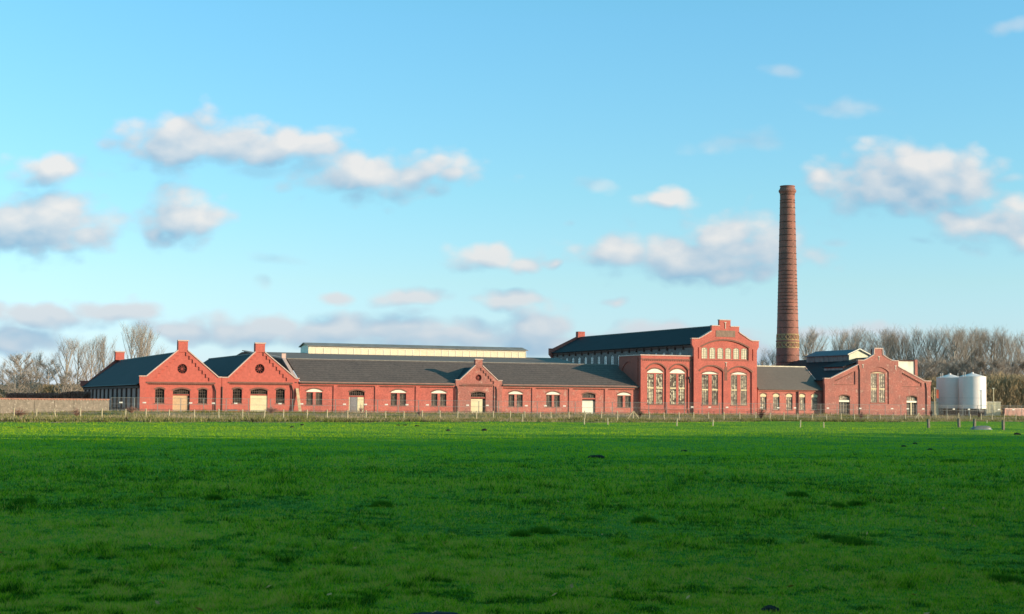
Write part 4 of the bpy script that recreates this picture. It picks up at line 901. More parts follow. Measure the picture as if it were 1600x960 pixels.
def cabin(pxa, pxb, pyt, Y, label):
    a = atY(pxa, 640, Y); b = atY(pxb, 640, Y); h = atY((pxa+pxb)/2, pyt, Y).z-ZG; w = b.x-a.x
    rt = empty('site_cabin', ((a.x+b.x)/2, Y, ZG), 0, label, 'cabin', 'cream cabins beside the tanks')
    m = MB(); m.box(-w/2, w/2, 0, 2.4, -.1, h-.12); 
    n = max(3, int(w/.35))
    for k in range(n): x = -w/2+w*(k+.5)/n; m.box(x-.05, x+.05, -.04, -.002, .05, h-.2)
    link('body', m.mesh('body'), CABM, rt)
    m = MB(); m.box(-w/2-.06, w/2+.06, -.08, 2.46, h-.12, h); link('roof', m.mesh('roof'), WHITE, rt)
    m = MB(); m.box(-w*.1, -w*.1+.75, -.07, -.042, .05, h-.35); link('door', m.mesh('door'), CABM, rt)
    return rt
cabin(1453.5, 1466, 627.8, 301, 'narrow cream corrugated cabin between the boiler house and the tanks')
cabin(1541, 1563.5, 628, 302, 'wide cream corrugated cabin right of the two white tanks')
def mast(px, pyt, Y, label):
    p = atY(px, 640, Y); h = atY(px, pyt, Y).z-ZG
    rt = empty('lamp_mast', (p.x, Y, ZG), 0, label, 'lamp post', 'masts beside the tanks')
    m = MB(); m.tube((0, 0, -.2), (0, 0, h), .11, .09, 8); link('pole', m.mesh('pole'), BOARD, rt)
    m = MB(); m.box(-.2, .2, -.12, .12, h, h+.12); link('cap', m.mesh('cap'), WHITE, rt)
    m = MB(); m.box(-.16, .16, -.16, .16, -.2, .15); link('base', m.mesh('base'), STEEL, rt)
mast(1460.4, 607, 297, 'pale mast between the boiler house and the white tanks')
mast(1552.5, 607.5, 297, 'pale mast in front of the wide cream cabin right of the tanks')
p = atY(1463, 640, 299); m = MB(); m.tube((0, 0, -.1), (0, 0, 5.2), .04, n=6); rt = empty('red_flag', (p.x, 299, ZG), 0, 'small red flag on a thin pole left of the tanks', 'flag')
link('pole', m.mesh('pole'), STEEL, rt); m = MB(); m.prism([(0, 0, 3.4), (.5, .08, 3.3), (.52, 0, 4.9), (0, 0, 5.1)], (0, .03, 0)); link('cloth', m.mesh('cloth'), mat('red_cloth', (.6,.12,.06), .8, .1, 1), rt)

# ================================================================== boundary walls
def bwall(name, pa, pb, pyt, Ya, Yb, label, mt, capm, pier=3.4, cap=True):
    a = atY(pa, 640, Ya); b = atY(pb, 640, Yb); a.z = b.z = 0; h = atY((pa+pb)/2, pyt, (Ya+Yb)/2).z; L_ = (b-a).length; ang = math.atan2(b.y-a.y, b.x-a.x)
    rt = empty(name, (a.x, a.y, 0), ang, label, 'wall')
    m = MB(); m.box(0, L_, 0, .35, -.3, h-.12); x = pier*.5
    while x < L_-.3: m.box(x-.2, x+.2, -.045, -.002, -.3, h-.35); x += pier
    link('wall', m.mesh('wall'), mt, rt)
    m = MB(); m.box(-.05, L_+.05, -.1, .45, h-.12, h); x = .2
    while x < L_-.2: m.box(x, x+.22, -.06, -.001, h-.24, h-.121); x += .55
    link('coping', m.mesh('coping'), capm, rt); return rt
WALLM = mat('pale_stained_brick', (.25,.20,.16), .9, .4, 1.4, (.14,.115,.09), (2.6,.55,.66), (.42,.36,.30))
bwall('boundary_wall', -60, 170.5, 622.6, 212, 232, 'long weathered pale brick boundary wall at the left of the factory', WALLM, mat('wall_cap', (.42,.20,.15), .85, .2, 1.5))
bwall('boundary_wall', 1570, 1680, 638.5, 296, 318, 'low pinkish brick boundary wall at the far right beyond the tanks', mat('pink_brick', (.44,.24,.20), .9, .2, 1), COPE)

# ================================================================== temporary mesh fence panels
ANCH = [(100, 'the boundary wall'), (218, 'the leftmost shed corner'), (284, 'the orange shed door'), (346, 'the valley between the sheds'), (405, 'the cream shed door'), (467, 'the leaning board'), (558, "the grey and cream door"), (623, "the second hall window"), (686, "the third hall window"), (747, 'the small gable door'),
        (806, 'the fourth hall window'), (865, 'the fifth hall window'), (920, "the white hall door"), (975, "the last hall window"), (1025, "the left annex window"), (1060, "the right annex window"), (1110, "the left tall hall window"), (1156, "the right tall hall window"), (1213, "the second link window"), (1254, "the fourth link window"), (1289, "the boiler house corner"), (1320, "the left boiler house doorway"), (1372, "the boiler house window"), (1425, "the right boiler house doorway"), (1460, 'the narrow cream cabin'), (1484, 'the left tank'), (1520, 'the right tank'), (1552, 'the wide cream cabin'), (1590, 'the far right brick wall')]
ORD = ['first', 'second', 'third', 'fourth', 'fifth', 'sixth', 'seventh']
def anchored(pxs, fmt):
    """label every item of a row by the nearest landmark to its left"""
    res = []; cnt = {}
    for px in pxs:
        best = None
        for ax, nm in ANCH:
            if ax <= px+2: best = nm
        if best is None: res.append(fmt % ('leftmost one, in front of the boundary wall')); continue
        k = cnt.get(best, 0); cnt[best] = k+1
        res.append(fmt % ('%s one right of %s' % (ORD[min(k, 6)], best)))
    return res
PW = 3.45; FD = -5.5
M_WIRE = mat('fence_wire', (.5,.42,.37), .5, .1, 3)
def mk_panel():
    rt = empty('mesh_fence_panel', (0, 0, 0), TH)
    m = MB(); H = 2.08
    m.tube((.03, 0, .05), (.03, 0, H), .03, n=6); m.tube((PW-.05, 0, .05), (PW-.05, 0, H), .03, n=6); m.tube((.03, 0, H-.02), (PW-.05, 0, H-.02), .028, n=6); m.tube((.03, 0, .25), (PW-.05, 0, .25), .024, n=6); m.tube((.03, 0, 1.12), (PW-.05, 0, 1.12), .02, n=5)
    m.build('frame', STEEL, rt)
    m = MB()
    for k in range(1, 14): x = PW*k/14; m.box(x-.004, x+.004, -.004, .004, .25, H-.02)
    for k in range(1, 8): z = .25+(H-.27)*k/8; m.box(.04, PW-.06, -.0045, .0045, z-.004, z+.004)
    m.build('wire_mesh', M_WIRE, rt)
    m = MB(); m.box(-.33, .33, -.12, .12, -.02, .12); m.build('foot_block', mat('concrete', (.35,.33,.3), .9, .1, 3), rt)
    return rt
u0 = fu(173, FD, 640); u1 = fu(1640, FD, 640); npn = int((u1-u0)/PW)
proto = mk_panel(); pts = []
for i in range(npn):
    q = world(u0+i*PW, FD, ZG-.02)
    v = ROT.transposed() @ (q+Vector((0, 0, 1))-EYE); pts.append((q, 800+F*v.x/-v.z))
labs = anchored([p for _, p in pts], 'galvanised mesh fence panel, %s')
smat = mat('sign_white', (.85,.83,.76), .5, .03, 2)
for i, ((q, px), lb) in enumerate(zip(pts, labs)):
    o = proto if i == 0 else copy_tree(proto)
    o.location = q; tag(o, lb, 'fence panel', 'temporary mesh fence panels along the factory front')
for px in (195, 239, 281, 321, 362, 442, 481, 520, 558, 595, 632, 667, 719, 773, 823, 841, 889, 907, 1076, 1107, 1137, 1181, 1211, 1246, 1297, 1307, 1356, 1383, 1409, 1434, 1487, 1506, 1568, 1588):
    j = min(range(npn), key=lambda k: abs(pts[k][1]+12-px)); 
    pr = [o for o in COL.objects if o.name.startswith('mesh_fence_panel') and (o.location-pts[j][0]).length < .01][0]
    if any(c.name.startswith('sign_plate') for c in pr.children): continue
    m = MB(); m.box(1.2, 1.72, -.05, -.035, 1.25, 1.45); m.build('sign_plate', smat, pr)

# ================================================================== wooden post fence
FA = gnd(22, 652.5); FB = gnd(1590, 657.2)
fdir = Vector((FB.x-FA.x, FB.y-FA.y, 0)).normalized(); fn = Vector((-fdir.y, fdir.x, 0))
def on_fence(px):
    r = ray(px, 650); t = (FA-EYE).dot(fn)/r.dot(fn); p = EYE+r*t; return Vector((p.x, p.y, hz(p.x, p.y)))
POST = mat('pale_post_wood', (.58,.48,.30), .85, .2, 2.5, (.46,.37,.24))
POSTD = mat('grey_post_wood', (.20,.17,.13), .85, .2, 2.5)
posts = [22, 57, 87, 126, 159, 196, 228, 264, 304, 342, 379, 412, 443, 480, 511, 543, 572, 602.5, 631, 659.5, 687.5, 715, 744, 771, 797, 820, 844, 861, 889, 914, 939.5, 965, 1014.5, 1037.5, 1061, 1084, 1107, 1131, 1156, 1180.5, 1203, 1225, 1246.5, 1269.5, 1291.5, 1314, 1335, 1355.5, 1375, 1395, 1414.5, 1462, 1481, 1497.5, 1516, 1533, 1550.5, 1569, 1587]
labs = anchored(posts, 'pale wooden fence post, %s')
for px, lb in zip(posts, labs):
    p = on_fence(px); h = random.uniform(1.0, 1.2); tilt = Vector((random.uniform(-.05, .05), random.uniform(-.04, .04), 0))
    if px in (412, 87): tilt.x = .16*(1 if px == 412 else -1)
    m = MB(); m.tube((0, 0, -.3), (tilt.x, tilt.y, h), .085, .075, 7); m.tube((tilt.x, tilt.y, h), (tilt.x*1.03, tilt.y, h+.05), .075, .03, 7)
    o = m.build('fence_post', POST); o.location = p; tag(o, lb, 'fence post', 'wooden posts of the wire fence on the bank')
m = MB(); zs = sorted(posts+[989, 1435])
for hgt in (.95, .6):
    for a, c in zip(zs, zs[1:]):
        m.tube(on_fence(a)+Vector((0, -.08, hgt)), on_fence(c)+Vector((0, -.08, hgt)), .012, n=3, cap=False)
tag(m.build('fence_wires', M_WIRE), 'two thin wires strung along the wooden posts on the bank', 'fence wire')
for px, lb in ((989, 'triangular braced wooden fence post in front of the hall right end'), (1435, 'triangular braced wooden fence post in front of the boiler house right corner')):
    p = on_fence(px); rt = empty('braced_fence_post', p, math.atan2(fdir.y, fdir.x), lb, 'fence post', 'braced fence posts')
    m = MB(); m.tube((0, 0, -.3), (0, 0, 1.25), .09, n=7); m.build('post', POST, rt)
    for s_ in (-1, 1): m = MB(); m.tube((s_*.05, -.1, 1.2), (s_*1.15, -.15, -.05), .06, n=6); m.build('strut', POST, rt)
# nearer posts in the grass
near = [(816.5, 648, 660, 0, 'short pale post at the grass edge below the fourth hall window'), (913, 655, 664.7, 0, 'short pale post standing in the grass below the white hall door'), (949.5, 655, 665, 0, 'short pale post in the grass between the white hall door and the braced post'), (1057.3, 655.5, 667, 0, 'short bright post in the grass below the annex right window'), (1113.7, 657.5, 667, 0, 'short pale post in the grass below the tall hall left window'),
        (1250.3, 657, 668.5, 0, 'short pale post in the grass below the link building fourth window'), (1287, 660, 668.5, 0, 'small pale post in the grass below the gap beside the boiler house'), (1451, 657.5, 671.3, 1, 'thick dark post in the grass below the boiler house right corner'), (1498.5, 657.5, 671.5, 1, 'thick dark post in the grass below the gap between the two tanks'), (1522.5, 659, 672.5, 1, 'thick dark post in the grass directly left of the pale tub'), (1567.5, 659, 674, 1, 'thick dark post in the grass right of the pale tub'), (964.5, 652, 658, 0, 'tiny pale stake at the grass edge left of the braced post'), (1542, 657.5, 662, 0, 'tiny pale stake at the grass edge below the right tank')]
for px, pt_, pb_, dk, lb in near:
    p = gnd(px, pb_); z = hz(p.x, p.y); h = (pb_-pt_)*p.y/F
    m = MB(); r = .11 if dk else .07
    if dk: m.box(-r, r, -r, r, -.3, h); m.box(-r*.9, r*.9, -r*.9, r*.9, h, h+.02)
    else: m.tube((0, 0, -.3), (.01, 0, h), r, r*.9, 7); m.tube((.01, 0, h), (.01, 0, h+.03), r*.9, r*.5, 7)
    o = m.build('grass_post', POSTD if dk else POST); o.location = (p.x, p.y, z); o.rotation_euler = (random.uniform(-.04, .04), random.uniform(-.04, .04), .5 if dk else 0); tag(o, lb, 'post', 'posts standing in the meadow edge')
# old tub
p = gnd(1533, 674); rt = empty('livestock_tub', (p.x, p.y, hz(p.x, p.y)), .12, 'pale grey overturned tub lying in the grass between two dark posts', 'tub')
m = MB(); n = 24; rings = [(1.02, .36, 0), (1.0, .35, .12), (.92, .3, .26), (.8, .24, .34), (.5, .14, .38)]; vs = []; fs = []
for (a, b_, z) in rings:
    for k in range(n):
        t = 2*math.pi*k/n; c_, s_ = math.cos(t), math.sin(t); vs.append((a*abs(c_)**.8*(1 if c_ > 0 else -1), b_*abs(s_)**.8*(1 if s_ > 0 else -1), z*(1-.25*max(0, -c_))))
for j in range(len(rings)-1):
    for k in range(n): fs.append((j*n+k, j*n+(k+1) % n, (j+1)*n+(k+1) % n, (j+1)*n+k))
fs.append(tuple(range((len(rings)-1)*n, len(rings)*n))); m.add(vs, fs); m.build('tub_body', mat('enamel', (.22,.22,.21), .4, .1, 2), rt, True)
m = MB(); rim = [(1.08*math.cos(2*math.pi*k/n), .4*math.sin(2*math.pi*k/n), .03) for k in range(n)]
for k in range(n): m.tube(rim[k], rim[(k+1) % n], .035, n=6, cap=False)
m.build('rim', mat('teal_rim', (.25,.36,.38), .5, .1, 2), rt)

# ================================================================== molehills
SOIL = mat('dark_soil', (.030,.020,.014), .95, .4, 6, bump=.6, bscale=20)
def mound(px, py, wpx, hpx, label, seed):
    p = gnd(px, py); r = wpx/2*p.y/F; h = hpx*p.y/F; rr_ = random.Random(seed)
    bm = bmesh.new(); bmesh.ops.create_icosphere(bm, subdivisions=4, radius=1)
    ph = [rr_.uniform(0, 6) for _ in range(8)]
    for v in bm.verts:
        c = v.co; n_ = .12*math.sin(c.x*3+ph[0])+.1*math.sin(c.y*5+ph[1]+c.x*2)+.07*math.sin(c.x*11+ph[2])*math.sin(c.z*9+ph[3])+.06*math.sin(c.y*13+c.x*9+ph[4])+rr_.uniform(-.035, .035)
        c *= 1+n_; c.x *= r; c.y *= r*.8; c.z = c.z*h if c.z > 0 else c.z*.08
    me = bpy.data.meshes.new('molehill'); bm.to_mesh(me); bm.free()
    o = link('molehill', me, SOIL); o.location = (p.x, p.y, hz(p.x, p.y)); tag(o, label, 'molehill', 'dark molehills in the meadow')
MH = [(932, 713.5, 23, 5.5, 'largest dark earth mound far out in the meadow below the white hall door'), (1202, 949, 34, 9, 'dark earth mound in the shaded grass near the bottom edge, lower right'), (676, 960, 80, 6, 'wide low dark earth mound cut by the bottom edge of the photo'),
      (757, 673, 11, 3, 'dark earth mound in the sunlit grass below the small gable'), (700, 673.5, 8, 2.2, 'small dark mound left of the one below the small gable'), (652, 668.5, 7, 2, 'small dark mound in the sunlit grass below the third paired window'), (633, 666.5, 7, 1.8, 'smallest mound of the close pair below the second paired window'), (622, 667, 7, 1.8, 'left mound of the close pair below the second paired window'),
      (472, 665, 7, 2, 'small dark mound in the sunlit grass below the leaning board'), (457, 669, 8, 2, 'flat dark mound lower left of the one below the leaning board'), (1590, 679.5, 10, 3, 'dark mound at the far right edge beside the last dark post'), (1070, 702.5, 11, 2.4, 'dark mound in the shade below the annex'), (1413, 698, 11, 2.4, 'left mound of three small ones in the right distance'), (1430, 693.5, 9, 2.2, 'upper middle mound of three small ones in the right distance'), (1453, 702.5, 10, 2.6, 'right mound of three small ones in the right distance'), (31, 669.5, 8, 1.5, 'flat dark mound in the sunlit grass at the far left')]
for i, a in enumerate(MH): mound(*a, seed=i)
# dark grass tussocks
M_TUS = blade_mat('tussock_grass', [(0, (.02,.07,.01)), (.6, (.09,.23,.015)), (1, (.2,.38,.02))])
TU = [(597, 794, 44, 'dark green grass tussock left of centre in the shaded meadow'), (850, 830, 54, 'biggest dark grass tussock in the centre of the meadow'), (815, 836, 40, 'low dark tussock touching the left of the biggest one'), (1337, 793, 34, 'dark grass tussock on the right middle of the meadow'), (1310, 796, 24, 'small tussock directly left of the right middle tussock'), (1245, 775, 40, 'flat tussock beyond the right middle tussock'), (1005, 815, 50, 'flat dark tussock strip right of the biggest tussock'), (1330, 848, 80, 'wide flat dark tussock in the lower right'), (335, 786, 30, 'dark tussock on the left middle of the meadow'), (1572, 905, 60, 'dark tussock at the lower right edge'), (40, 790, 44, 'dark tussock at the far left edge of the meadow'), (1490, 722, 60, 'flat dark tussock in the right distance')]
for i, (px, py, w, lb) in enumerate(TU):
    p = gnd(px, py); r = w/2*p.y/F; n = 9000
    a = rng.uniform(0, 6.28, n); q = np.sqrt(rng.random(n))*r*1.25; X_ = p.x+np.cos(a)*q; Y_ = p.y+np.sin(a)*q*1.5
    kp = vnoise(X_+i*7, Y_, r*.33, 41)*.55+vnoise(X_, Y_+i*5, r*.12, 42)*.45 > .44+.34*(q/r)**2; X_ = X_[kp]; Y_ = Y_[kp]; q = q[kp]; n = len(q)
    sc_ = p.y/30; o = blades('grass_tussock', X_, Y_, (.04+.08*rng.random(n))*(1-.4*(q/r)**2)*(1+.25*sc_), np.full(n, .010*sc_), rng.random(n), M_TUS, 1.0); tag(o, lb, 'grass tussock', 'dark grass tussocks in the meadow')
# fallen leaves
M_LEAF = mat('dead_leaf', (.75,.30,.09), 1, .3, 5, (.8,.45,.2))
n = 60; Yl = 1/rng.uniform(1/60, 1/17, n); Xl = rng.uniform(-.33, .33, n)*Yl; Zl = height(Xl, Yl)+.06; an = rng.uniform(0, 6.28, n); sz = rng.uniform(.025, .055, n)
cl = np.stack([Xl, Yl, Zl], -1); ax = np.stack([np.cos(an)*sz, np.sin(an)*sz, rng.uniform(0, .03, n)], -1); ay = np.stack([-np.sin(an)*sz*.6, np.cos(an)*sz*.6, rng.uniform(-.02, .02, n)], -1)
_b = M_LEAF.node_tree.nodes['Principled BSDF']; _b.inputs['Specular IOR Level'].default_value = 0
tag(np_mesh_obj('leaf_litter', np.stack([cl-ax, cl-ay, cl+ax, cl+ay], 1).reshape(-1, 3), np.arange(4*n).reshape(-1, 4), M_LEAF), 'scattered small brown dead leaves lying in the near grass', 'leaves', kind='stuff')

# ================================================================== bare winter trees
BARK = mat('bark', (.42,.35,.29), .9, .2, 1.5, (.29,.24,.20)); TWIG = mat('twigs', (.42,.335,.275), .9, .2, .4, (.33,.265,.225)); TWIGR = mat('brown_twigs', (.44,.31,.19), .9, .2, .35, (.33,.25,.13))
def tree_meshes(seed, H, spread, upright, ntw=1500, tw=.05):
    r = random.Random(seed); trunk = MB(); tv = []; 
    def limb(p, d, L_, r0, lev, mb):
        segs = 4 if lev < 2 else 3; pts_ = [p]; dd = d.copy()
        for i in range(segs):
            dd = (dd+Vector((r.uniform(-.12, .12), r.uniform(-.12, .12), .12*upright))).normalized(); pts_.append(pts_[-1]+dd*L_/segs)
        for i in range(segs):
            ra, rb = r0*(1-.75*i/segs), r0*(1-.75*(i+1)/segs)
            mb.tube(pts_[i], pts_[i+1], max(ra, .014), max(rb, .012), 5 if lev < 2 else 3, cap=False)
        return pts_
    crown = MB(); ends = []
    tp = limb(Vector((0, 0, -.3)), Vector((r.uniform(-.05, .05), r.uniform(-.05, .05), 1)), H*.8, H*.014+.06, 0, trunk)
    def interp(pp, t):
        n_ = len(pp)-1; i = min(int(t*n_), n_-1); f = t*n_-i; return pp[i].lerp(pp[i+1], f), (pp[i+1]-pp[i]).normalized()
    for k in range(20):
        t = .14+.84*k/20+r.uniform(-.02, .02); p, ax = interp(tp, min(t, .99)); a = r.uniform(0, 6.28)+k*2.4
        out_ = Vector((math.cos(a), math.sin(a), 0)); d = (out_*spread*r.uniform(.7, 1.2)+Vector((0, 0, upright))).normalized(); L1 = H*(.16+.24*math.sin(math.pi*min(1, t*.85+.2)))*r.uniform(.85, 1.15)
        lp = limb(p, d, L1, .013*H*(1-t)*.7+.04, 1, trunk if k % 3 == 0 else crown)
        for j in range(7):
            s_ = .25+.75*j/7; q, ax2 = interp(lp, min(.98, s_)); b_ = r.uniform(0, 6.28); o_ = Vector((math.cos(b_), math.sin(b_), .1)); d2 = (ax2*.8+o_*spread*.8+Vector((0, 0, .5*upright))).normalized(); L2 = L1*.42*r.uniform(.6, 1.2)
            bp = limb(q, d2, L2, .02, 2, crown); ends.append((bp, L2))
        ends.append((lp, L1))
    ends.append((tp, H*.5))
    for i in range(ntw):
        bp, L2 = r.choice(ends); q, ax3 = interp(bp, r.uniform(.3, 1)); b_ = r.uniform(0, 6.28); d3 = (ax3*.6+Vector((math.cos(b_), math.sin(b_), .2))*.7*(spread+.2)+Vector((0, 0, .5*upright))).normalized(); L3 = r.uniform(.6, 1.9)*H/20
        e = q+d3*L3; s_ = d3.orthogonal().normalized()*tw*.5; rot = Matrix.Rotation(r.uniform(0, 6.28), 3, d3); s_ = rot @ s_
        crown.add([q-s_, q+s_, e+s_*.5, e-s_*.5], [(0, 1, 2, 3)])
        for _ in range(1):
            m_ = q.lerp(e, .45); d4 = (d3+Vector((r.uniform(-.6, .6), r.uniform(-.6, .6), r.uniform(-.1, .5)))).normalized(); e2 = m_+d4*L3*.6; crown.add([m_-s_*.7, m_+s_*.7, e2], [(0, 1, 2)])
    def mk(mb, nm):
        me = bpy.data.meshes.new(nm); me.from_pydata(mb.v, [], mb.f); me.update(); return me
    return mk(trunk, 'trunk'), mk(crown, 'crown')
VAR = [tree_meshes(1, 20, .62, .95, 2100, .015), tree_meshes(2, 20, .8, .9, 2300, .015), tree_meshes(3, 20, .5, 1.1, 1800, .015), tree_meshes(4, 20, .95, .8, 2500, .015), tree_meshes(5, 20, .7, 1.0, 2100, .015)]
VARB = [tree_meshes(11, 12, 1.0, .45, 3600, .026), tree_meshes(12, 12, .95, .55, 3400, .026)]
def ztop(me):
    a = np.empty(len(me.vertices)*3, np.float32); me.vertices.foreach_get('co', a); return float(np.percentile(a[2::3], 99.3))
ZTOP = {i: ztop(v[1]) for i, v in enumerate(VAR)}; ZTOP.update({10+i: ztop(v[1]) for i, v in enumerate(VARB)})
def tree(px, pyt, Y, var, label, group, wscale=1.0, tm=None, name='bare_tree'):
    p = atY(px, 640, Y); z0 = hz(p.x, p.y); H = atY(px, pyt, Y).z-z0; ms = VAR[var] if var < 10 else VARB[var-10]; base = ZTOP[var]
    rt = empty(name, (p.x, Y, z0), random.uniform(0, 6.28), label, 'tree', group); s_ = H/base; rt.scale = (s_*wscale, s_*wscale, s_)
    link('trunk', ms[0], None, rt) if ms[0].materials else link('trunk', ms[0], BARK, rt)
    o = link('crown', ms[1], None, rt) if ms[1].materials else link('crown', ms[1], TWIG, rt)
    return rt
GL = 'bare winter trees behind the left boundary wall'
for a in [(34, 552, 330, 11, 'broad round crowned bare tree, the widest of those behind the left wall', 1.15), (6, 563, 350, 3, 'bare tree at the far left edge behind the wall', 1), (53, 548, 345, 2, 'slim bare tree just right of the widest round one', 1), (72, 562, 350, 10, 'low bushy bare tree between slim poplars behind the left wall', 1), (93, 527, 335, 4, 'tall forked bare poplar behind the middle of the left wall', 1.1),
          (119, 530, 338, 1, 'bare poplar right of the forked one behind the left wall', .95), (142, 527, 340, 0, 'bare poplar left of the rear chimney stack of the leftmost shed', .9), (158, 540, 350, 2, 'thin bare poplar half hidden between two taller ones near the shed rear', .9), (170, 522, 342, 4, 'tall bare poplar just left of the rear stack of the leftmost shed', .85), (203, 505, 345, 1, 'very tall bare poplar rising over the leftmost shed roof, left one of a trio', .85), (217, 503, 350, 0, 'very tall bare poplar rising over the leftmost shed roof, middle one of a trio', .95), (233, 513, 352, 3, 'very tall bare poplar rising over the leftmost shed roof, right one of a trio', .75),
          (20, 575, 318, 10, 'low bushy bare tree under the widest round one', 1.2), (110, 580, 318, 11, 'low bushy bare tree under the forked poplar', 1.2), (48, 582, 320, 11, 'low bushy bare tree right of the widest round one', 1.1)]:
    tree(a[0], a[1], a[2], a[3], a[4], GL, a[5])
GR = 'bare winter poplars behind the factory on the right'
rt_list = [(1205, 545, 1), (1192, 556, 3), (1222, 535, 2), (1262, 513, 0), (1277, 519, 4), (1310, 517, 2), (1324, 514, 1), (1342, 512, 0), (1358, 519, 3), (1372, 511, 4), (1388, 517, 1), (1402, 516, 0), (1418, 519, 2), (1434, 514, 4), (1450, 512, 1), (1464, 514, 0), (1479, 511, 3), (1494, 512, 2), (1508, 515, 1), (1521, 512, 4), (1534, 516, 0), (1549, 511, 1), (1563, 515, 3), (1577, 519, 2), (1592, 522, 4), (1606, 520, 0)]
lm = {1205: 'left of the chimney, the taller one', 1192: 'left of the chimney, lowest and nearest the tall hall', 1222: 'directly left of the chimney shaft', 1262: 'tallest, directly right of the chimney shaft', 1277: 'second right of the chimney shaft'}
for i, (px, py, v) in enumerate(rt_list):
    if px in lm: lb = 'bare poplar %s' % lm[px]
    else:
        near_ = [(1300, 'the white lantern roof'), (1373, 'the boiler house stack'), (1430, 'the brick pier'), (1484, 'the left tank'), (1520, 'the right tank'), (1552, 'the mast right of the tanks')]
        b_ = [n for n in near_ if n[0] <= px][-1]; kx = sum(1 for (q, _, _) in rt_list[:i] if q >= b_[0] and q not in lm)
        lb = 'bare poplar behind the factory, %s one right of %s' % (ORD[kx], b_[1])
    tree(px, py, 395+random.uniform(-14, 14), v, lb, GR, random.uniform(1.0, 1.3))
# lower bushy trees before the poplars
GB = 'bushy brown trees behind the tanks'
for i, (px, py) in enumerate([(1412, 566), (1428, 562), (1444, 560), (1459, 563), (1474, 559), (1490, 562), (1507, 560), (1524, 563), (1541, 559), (1557, 562), (1573, 560), (1590, 563), (1606, 561), (1200, 566), (1272, 555)]):
    nm = 'left tank' if px < 1500 else 'right tank'
    if px < 1300: lb = ['low bushy brown tree left of the chimney foot', 'low bushy brown tree right of the chimney foot'][px > 1250]
    elif px < 1460: lb = 'bushy brown tree, %s one right of the boiler house white block' % ORD[[1412, 1428, 1444, 1459].index(px)]
    elif px < 1510: lb = 'bushy brown tree, %s one rising behind the left tank' % ORD[[1474, 1490, 1507].index(px)]
    else: lb = 'bushy brown tree, %s one rising behind and right of the right tank' % ORD[[1524, 1541, 1557, 1573, 1590, 1606].index(px)]
    p = tree(px, py, 352+random.uniform(-8, 8), 10+i % 2, lb, GB, 1.0, name='bushy_tree')
    p.children[1].data = p.children[1].data
# dense thicket masses
def thicket(name, pa, pb, pyt, Y, dep, n, mt, label, hmin=.4, tw=.05):
    a = atY(pa, 640, Y).x; b = atY(pb, 640, Y).x; X_ = rng.uniform(a, b, n); Y_ = Y+rng.uniform(-dep, dep, n); H = atY((pa+pb)/2, pyt, Y).z-.5
    env = H*(.72+.28*vnoise(X_, Y_*0, 3.5, 21))*(.8+.2*vnoise(X_, Y_*0, 1.1, 22))
    z0 = rng.uniform(0, .9, n)*env; L_ = rng.uniform(.6, 1.6, n)*min(1, H/5); z1 = np.minimum(z0+L_, env)
    dx = rng.normal(0, .45, n)*L_; dy_ = rng.normal(0, .3, n)*L_; w = tw*rng.uniform(.5, 1.3, n); an = rng.uniform(0, 3.14, n)
    base = np.stack([X_, Y_, z0+.4], -1); s_ = np.stack([np.cos(an)*w, np.sin(an)*w, 0*w], -1); tip = np.stack([X_+dx, Y_+dy_, z1+.4], -1)
    co = np.stack([base-s_, base+s_, tip+s_*.4, tip-s_*.4], 1).reshape(-1, 3)
    return tag(np_mesh_obj(name, co, np.arange(4*n).reshape(-1, 4), mt, False), label, 'undergrowth', kind='stuff')
thicket('thicket', 1395, 1660, 572, 340, 8, 52000, TWIGR, 'dense brown winter undergrowth filling the wood edge behind the tanks', tw=.05)
thicket('dark_hedge', 18, 134, 606.5, 262, 3, 16000, mat('dark_bramble', (.48,.17,.12), .9, .3, .6, (.32,.11,.08)), 'dark reddish bramble hedge behind the left boundary wall', tw=.07)
thicket('thicket', -60, 150, 590, 345, 8, 22000, TWIGR, 'brown undergrowth beneath the bare trees at far left', tw=.06)
thicket('thicket', 1180, 1300, 563, 372, 6, 14000, mat('dun_twigs', (.40,.30,.24), .9, .2, .5), 'dun brown undergrowth around the foot of the chimney', tw=.06)
def shrub(px, pyt, pyb, wpx, Y, n, mt, label, name='bare_shrub'):
    p = atY(px, pyb, Y); z0 = max(p.z, hz(p.x, p.y)-.1); H = (pyb-pyt)*Y/F; W_ = wpx/2*Y/F; m = MB()
    for i in range(n):
        a = random.uniform(0, 6.28); t = random.random()**.6; q = Vector((0, 0, random.uniform(0, .25)*H)); e = Vector((math.cos(a)*W_*t, math.sin(a)*W_*t, H*random.uniform(.45, 1)*(1.05-.5*t))); md = q.lerp(e, .5)+Vector((0, 0, .1*H))
        m.tube(q, md, .022, .015, 3, cap=False); m.tube(md, e, .015, .008, 3, cap=False)
    rt = m.build(name, mt); rt.location = (p.x, Y, z0); tag(rt, label, 'shrub', 'bare shrubs before the factory')
shrub(1189.5, 632, 656, 22, 250, 110, mat('dark_stems', (.15,.08,.06), .9, .2, 1), 'dark bare shrub before the joint of the tall hall and link building')
shrub(205, 632, 646, 26, 222, 160, mat('reddish_stems', (.36,.19,.14), .9, .2, 1), 'reddish bare shrub before the shaded side of the leftmost shed')
shrub(424, 633, 647, 26, 236, 240, mat('pink_stems', (.46,.27,.23), .9, .2, 1), 'pinkish bare shrub just right of the second shed cream door')
shrub(564, 631, 646, 12, 243, 60, MATS['pink_stems'], 'small pinkish bare shrub before the hall double door')
shrub(1455, 634, 652, 10, 280, 50, MATS['dark_stems'], 'small dark bare shrub beside the narrow cream cabin')

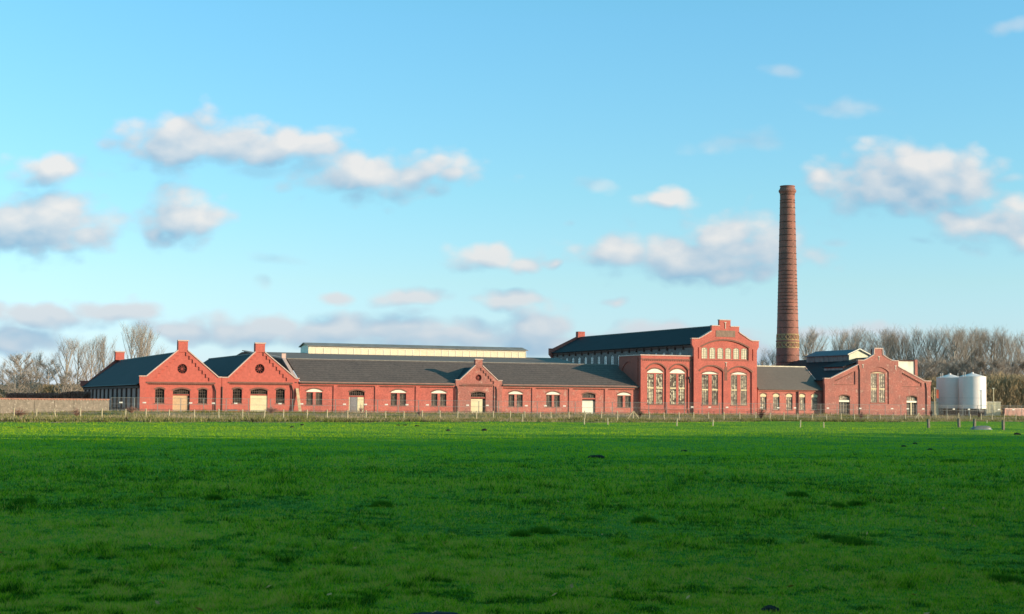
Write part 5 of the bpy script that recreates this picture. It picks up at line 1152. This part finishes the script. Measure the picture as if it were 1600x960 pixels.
shrub(120, 634, 652, 24, 200, 90, MATS['reddish_stems'], 'reddish bare shrub before the middle of the boundary wall')
shrub(655, 636, 650, 16, 238, 70, MATS['pink_stems'], 'pinkish bare shrub below the second hall window')
shrub(1000, 638, 652, 18, 252, 80, MATS['dark_stems'], 'dark bare shrub below the corner between long hall and annex')
shrub(1345, 641, 655, 16, 265, 70, MATS['reddish_stems'], 'reddish bare shrub before the boiler house, right of its left doorway')
shrub(1530, 640, 656, 20, 285, 90, MATS['dark_stems'], 'dark bare shrub in front of the right tank')
shrub(30, 636, 656, 30, 192, 120, MATS['reddish_stems'], 'wide reddish bare shrub at the far left before the boundary wall')
# ================================================================== assumed belt of unseen tall evergreens, added right of the meadow to shade it
LEAF = mat('evergreen', (.035,.07,.022), .8, .3, 1)
def ever(seed):
    r = np.random.default_rng(seed); n = 6500; H = 28.0
    z = r.uniform(.4, H, n); rad = np.clip(5.6*(1-(z/H)**3)*(.75+.35*r.random(n)), .3, 9); a = r.uniform(0, 6.28, n); q = rad*np.sqrt(r.random(n))
    c = np.stack([np.cos(a)*q, np.sin(a)*q, z], -1); t = r.normal(size=(n, 3)); t /= np.linalg.norm(t, axis=1)[:, None]; s = np.cross(t, r.normal(size=(n, 3))); s /= np.linalg.norm(s, axis=1)[:, None]; w = r.uniform(.3, .75, n)[:, None]
    return np.stack([c-t*w, c-s*w, c+t*w, c+s*w], 1).reshape(-1, 3), n
evs = []
for sd_ in (31, 32):
    co, n = ever(sd_); o = np_mesh_obj('crown', co, np.arange(4*n).reshape(-1, 4), LEAF); evs.append(o.data); bpy.data.objects.remove(o)
tm = MB(); tm.tube((0, 0, -.3), (0, 0, 12), .45, .3, 8); tm.tube((0, 0, 12), (0, 0, 26), .3, .06, 8); tme = tm.mesh('trunk'); 
SH = (Vector((sd.x, sd.y, 0)).normalized())
e0 = gnd(-60, 685); e1 = gnd(1650, 680.0)
bd = Vector((e1.x-e0.x, e1.y-e0.y, 0)).normalized(); bn = Vector((bd.y, -bd.x, 0))
reach = 28.0*.93/math.tan(R(SUN_EL)); base0 = e0+SH*reach
k0 = -base0.dot(bd)+14; L_ = (e1-e0).dot(bd)
tpos = []; s_ = -150.0
pt0 = base0
while s_ < L_+25:
    tpos.append(pt0+bd*s_); s_ += 6.2
tpos = [p for p in tpos if math.hypot(p.x, p.y) > 9 and (p.y < 0 or math.degrees(math.atan2(p.x, p.y)) > 38)]
for i, p in enumerate(tpos):
    rt = empty('unseen_shade_tree', (p.x+random.uniform(-1, 1), p.y+random.uniform(-1, 1), 0), random.uniform(0, 6.28), 'assumed tall dark evergreen outside the view, added to shade the meadow', 'tree', 'unseen evergreens added to shade the meadow'); k = random.uniform(.93, 1.06); rt.scale = (1, 1, k)
    link('trunk', tme, BARK if not tme.materials else None, rt); link('crown', evs[i % 2], None, rt)
